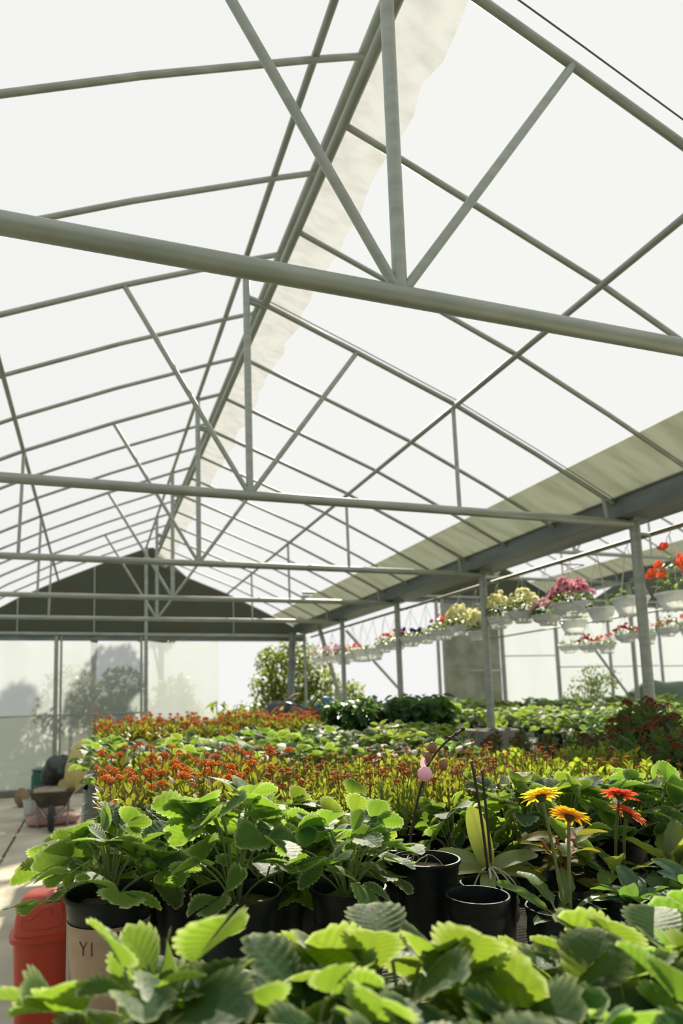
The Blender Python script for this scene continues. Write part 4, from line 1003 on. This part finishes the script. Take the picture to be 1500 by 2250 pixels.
b = MB(); b.lathe([(0, 0), (.16, 0), (.17, .02), (.175, .3), (.17, .6), (.15, .68)], 24); b.build('barrel', 'teal', t); b = MB(); b.lathe([(.155, .68), (.165, .69), (.165, .71), (.1, .73), (0, .735)], 24); b.build('lid', 'teal', t)
for loc, r, rz, lb in (((-1.52, 9.98, .075), (.36, .2, .078), .12, 'pink fertilizer sack lying closest under the wheelbarrow'), ((-1.62, 10.62, .075), (.36, .2, .078), -.05, 'dull pink sack lying farther back beneath the drum')):
    b = MB(); b.blob((0, 0, 0), r, 22, 10, rn, .05, p=.7); o = b.build('fertilizer_sack', 'pinksack', None, loc); o.rotation_euler = (0, 0, rz); tag(o, lb, 'sack', 'pink sacks on the floor')
b = MB(); b.blob((0, 0, 0), (.12, .11, .16), 16, 9, rn, .08); tag(b.build('tan_sack', 'tansack', None, (-2.12, 11.9, .155)), 'round tan sack standing against the curb', 'sack')
t = thing('white_pail', 'white pail standing beside the wheelbarrow', 'pail', (-1.86, 10.55, 0)); b = MB(); b.lathe([(0, .004), (.09, .004), (.095, .01), (.12, .27), (.128, .275), (.128, .29), (.115, .29), (.09, .02)], 24); b.build('bucket', 'white', t)
b = MB(); b.tube([(.12 * math.cos(a), .12 * math.sin(a) * .2 - .05, .28 - .1 * math.sin(a)) for a in [PI * k / 10 for k in range(11)]], .004, 5); b.build('handle', 'steel', t)
# things piled by the back corner
b = MB(); b.blob((0, 0, 0), (.55, .5, .35), 22, 12, rn, .12); b.blob((-.35, .2, .2), (.4, .3, .25), 16, 9, rn, .1)
b2 = b.build('black_sheeting', 'blackbag', None, (2.35, 10.2, 1.2)); tag(b2, 'heap of black plastic sheeting by the back corner post', 'sheeting')
b = MB(); b.box((-.7, -.6, 0), (.7, .6, .86), bev=.02); tag(b.build('storage_crate', 'pier', None, (2.35, 10.2, 0)), 'grey crate under the black sheeting', 'crate')
b = MB(); b.blob((0, 0, 0), (.15, .15, .08), 18, 9, rn, .3); b.blob((.17, 0, -.03), (.09, .1, .045), 12, 7, rn, .25); tag(b.build('blue_plastic', 'blue', None, (2.62, 9.95, 1.60)), 'crumpled bright blue plastic on the black sheeting', 'sheet')

# ------------------------------------------------------------------ outside: trees, shrub, heap
def leafcloud(blobs, n, L, seed):
    rn = random.Random(seed); f = MB(); tot = sum(r ** 2 for c, r in blobs)
    for c, r in blobs:
        for k in range(int(n * r * r / tot)):
            while True:
                d = rvec(rn, 1)
                if .05 < d.length < 1: break
            p = V(c) + d * r
            blade(f, frame(p, rvec(rn, 1) - V((0, 0, .4)), V((0, 0, 1)) + rvec(rn, .8)), L * rn.uniform(.6, 1.2), L * .5, rn, .9, .8, 3, 1, .2, .2, edge=0)
    return f
def tree(lb, loc, blobs, n, L, seed, trunk, cat='tree', name='tree', r=.1, mat='tree'):
    t = thing(name, lb, cat, loc)
    leafcloud(blobs, n, L, seed).build('crown', mat, t, sharp=0)
    b = MB(); b.tube(trunk, [r * (1 - .6 * i / (len(trunk) - 1)) for i in range(len(trunk))], 8)
    for c, rr_ in blobs: b.tube([trunk[len(trunk) // 2], (V(trunk[-1]) + V(c)) / 2, c], [r * .4, r * .25, r * .1], 6)
    b.build('trunk', 'bark', t)
    return t
tree('leafy vine-covered tree seen clearly through the open back corner', (3.5, 15.2, -.12), [((0, 0, 1.3), .9), ((.7, 0, 1.5), .8), ((-.9, 0, 1.2), .6), ((.1, .2, 2.3), .7), ((.9, .1, 2.3), .5), ((-.5, 0, 2.1), .45), ((1.4, 0, 1.1), .5), ((1.65, 0, 1.9), .4), ((1.9, .1, 1.2), .4), ((-.5, -.3, 2.75), .35), ((.3, 0, 2.9), .5)], 8000, .12, 81, [(0, 0, 0), (.05, 0, .9), (0, 0, 1.8)])
tree('tree outside whose dark shadow falls on the hazy pane', (.52, 15.9, -.12), [((-.1, 0, 4.25), .58), ((-.5, 0, 3.75), .42), ((.05, 0, 3.4), .35), ((.3, .2, 4.4), .36)], 2600, .14, 82, [(0, 0, 0), (.05, 0, 2.2), (0, 0, 3.7)])
tree('tree outside shading the pane nearest the aisle side wall', (-1.0, 16.9, -.12), [((-.15, 0, 4.15), .5), ((.25, .1, 4.7), .35)], 1500, .14, 83, [(0, 0, 0), (0, 0, 2), (0, 0, 4)])
for n, (x, y, z, rr_) in enumerate(((-1.45, 14.8, 2.1, .6), (-.4, 14.75, 2.1, .55), (.75, 14.7, 2.0, .45))):
    tree(('low shrub outside the aisle pane, seen as a grey shadow', 'low shrub outside the middle hazy pane, a grey shadow', 'low shrub outside beside the bright pane, a grey shadow')[n], (x, y, -.12), [((0, 0, z), rr_), ((.3, .1, z - .45), rr_ * .8), ((-.3, 0, z - .5), rr_ * .8)], 1500, .13, 84 + n, [(0, 0, 0), (0, 0, z * .5), (0, 0, z)], 'shrub', 'shrub', .05)
tree('pale airy shrub in front of the white pane by the far brace', (10.3, 12.85, 0), [((0, 0, 1.7), .4), ((.5, 0, 1.75), .4), ((-.4, 0, 1.4), .35), ((.3, 0, 2.1), .3), ((.85, 0, 2.0), .25)], 650, .1, 91, [(0, 0, 0), (.1, 0, .9), (.2, 0, 1.7)], 'shrub', 'shrub', .03)
b = MB(); b.blob((0, 0, .93), (1.55, .55, .93), 28, 14, random.Random(4), .05, p=.75); tag(b.build('covered_heap', 'tarp', None, (12.3, 12.35, 0)), 'rounded dark green covered heap in front of the far white panes', 'heap')
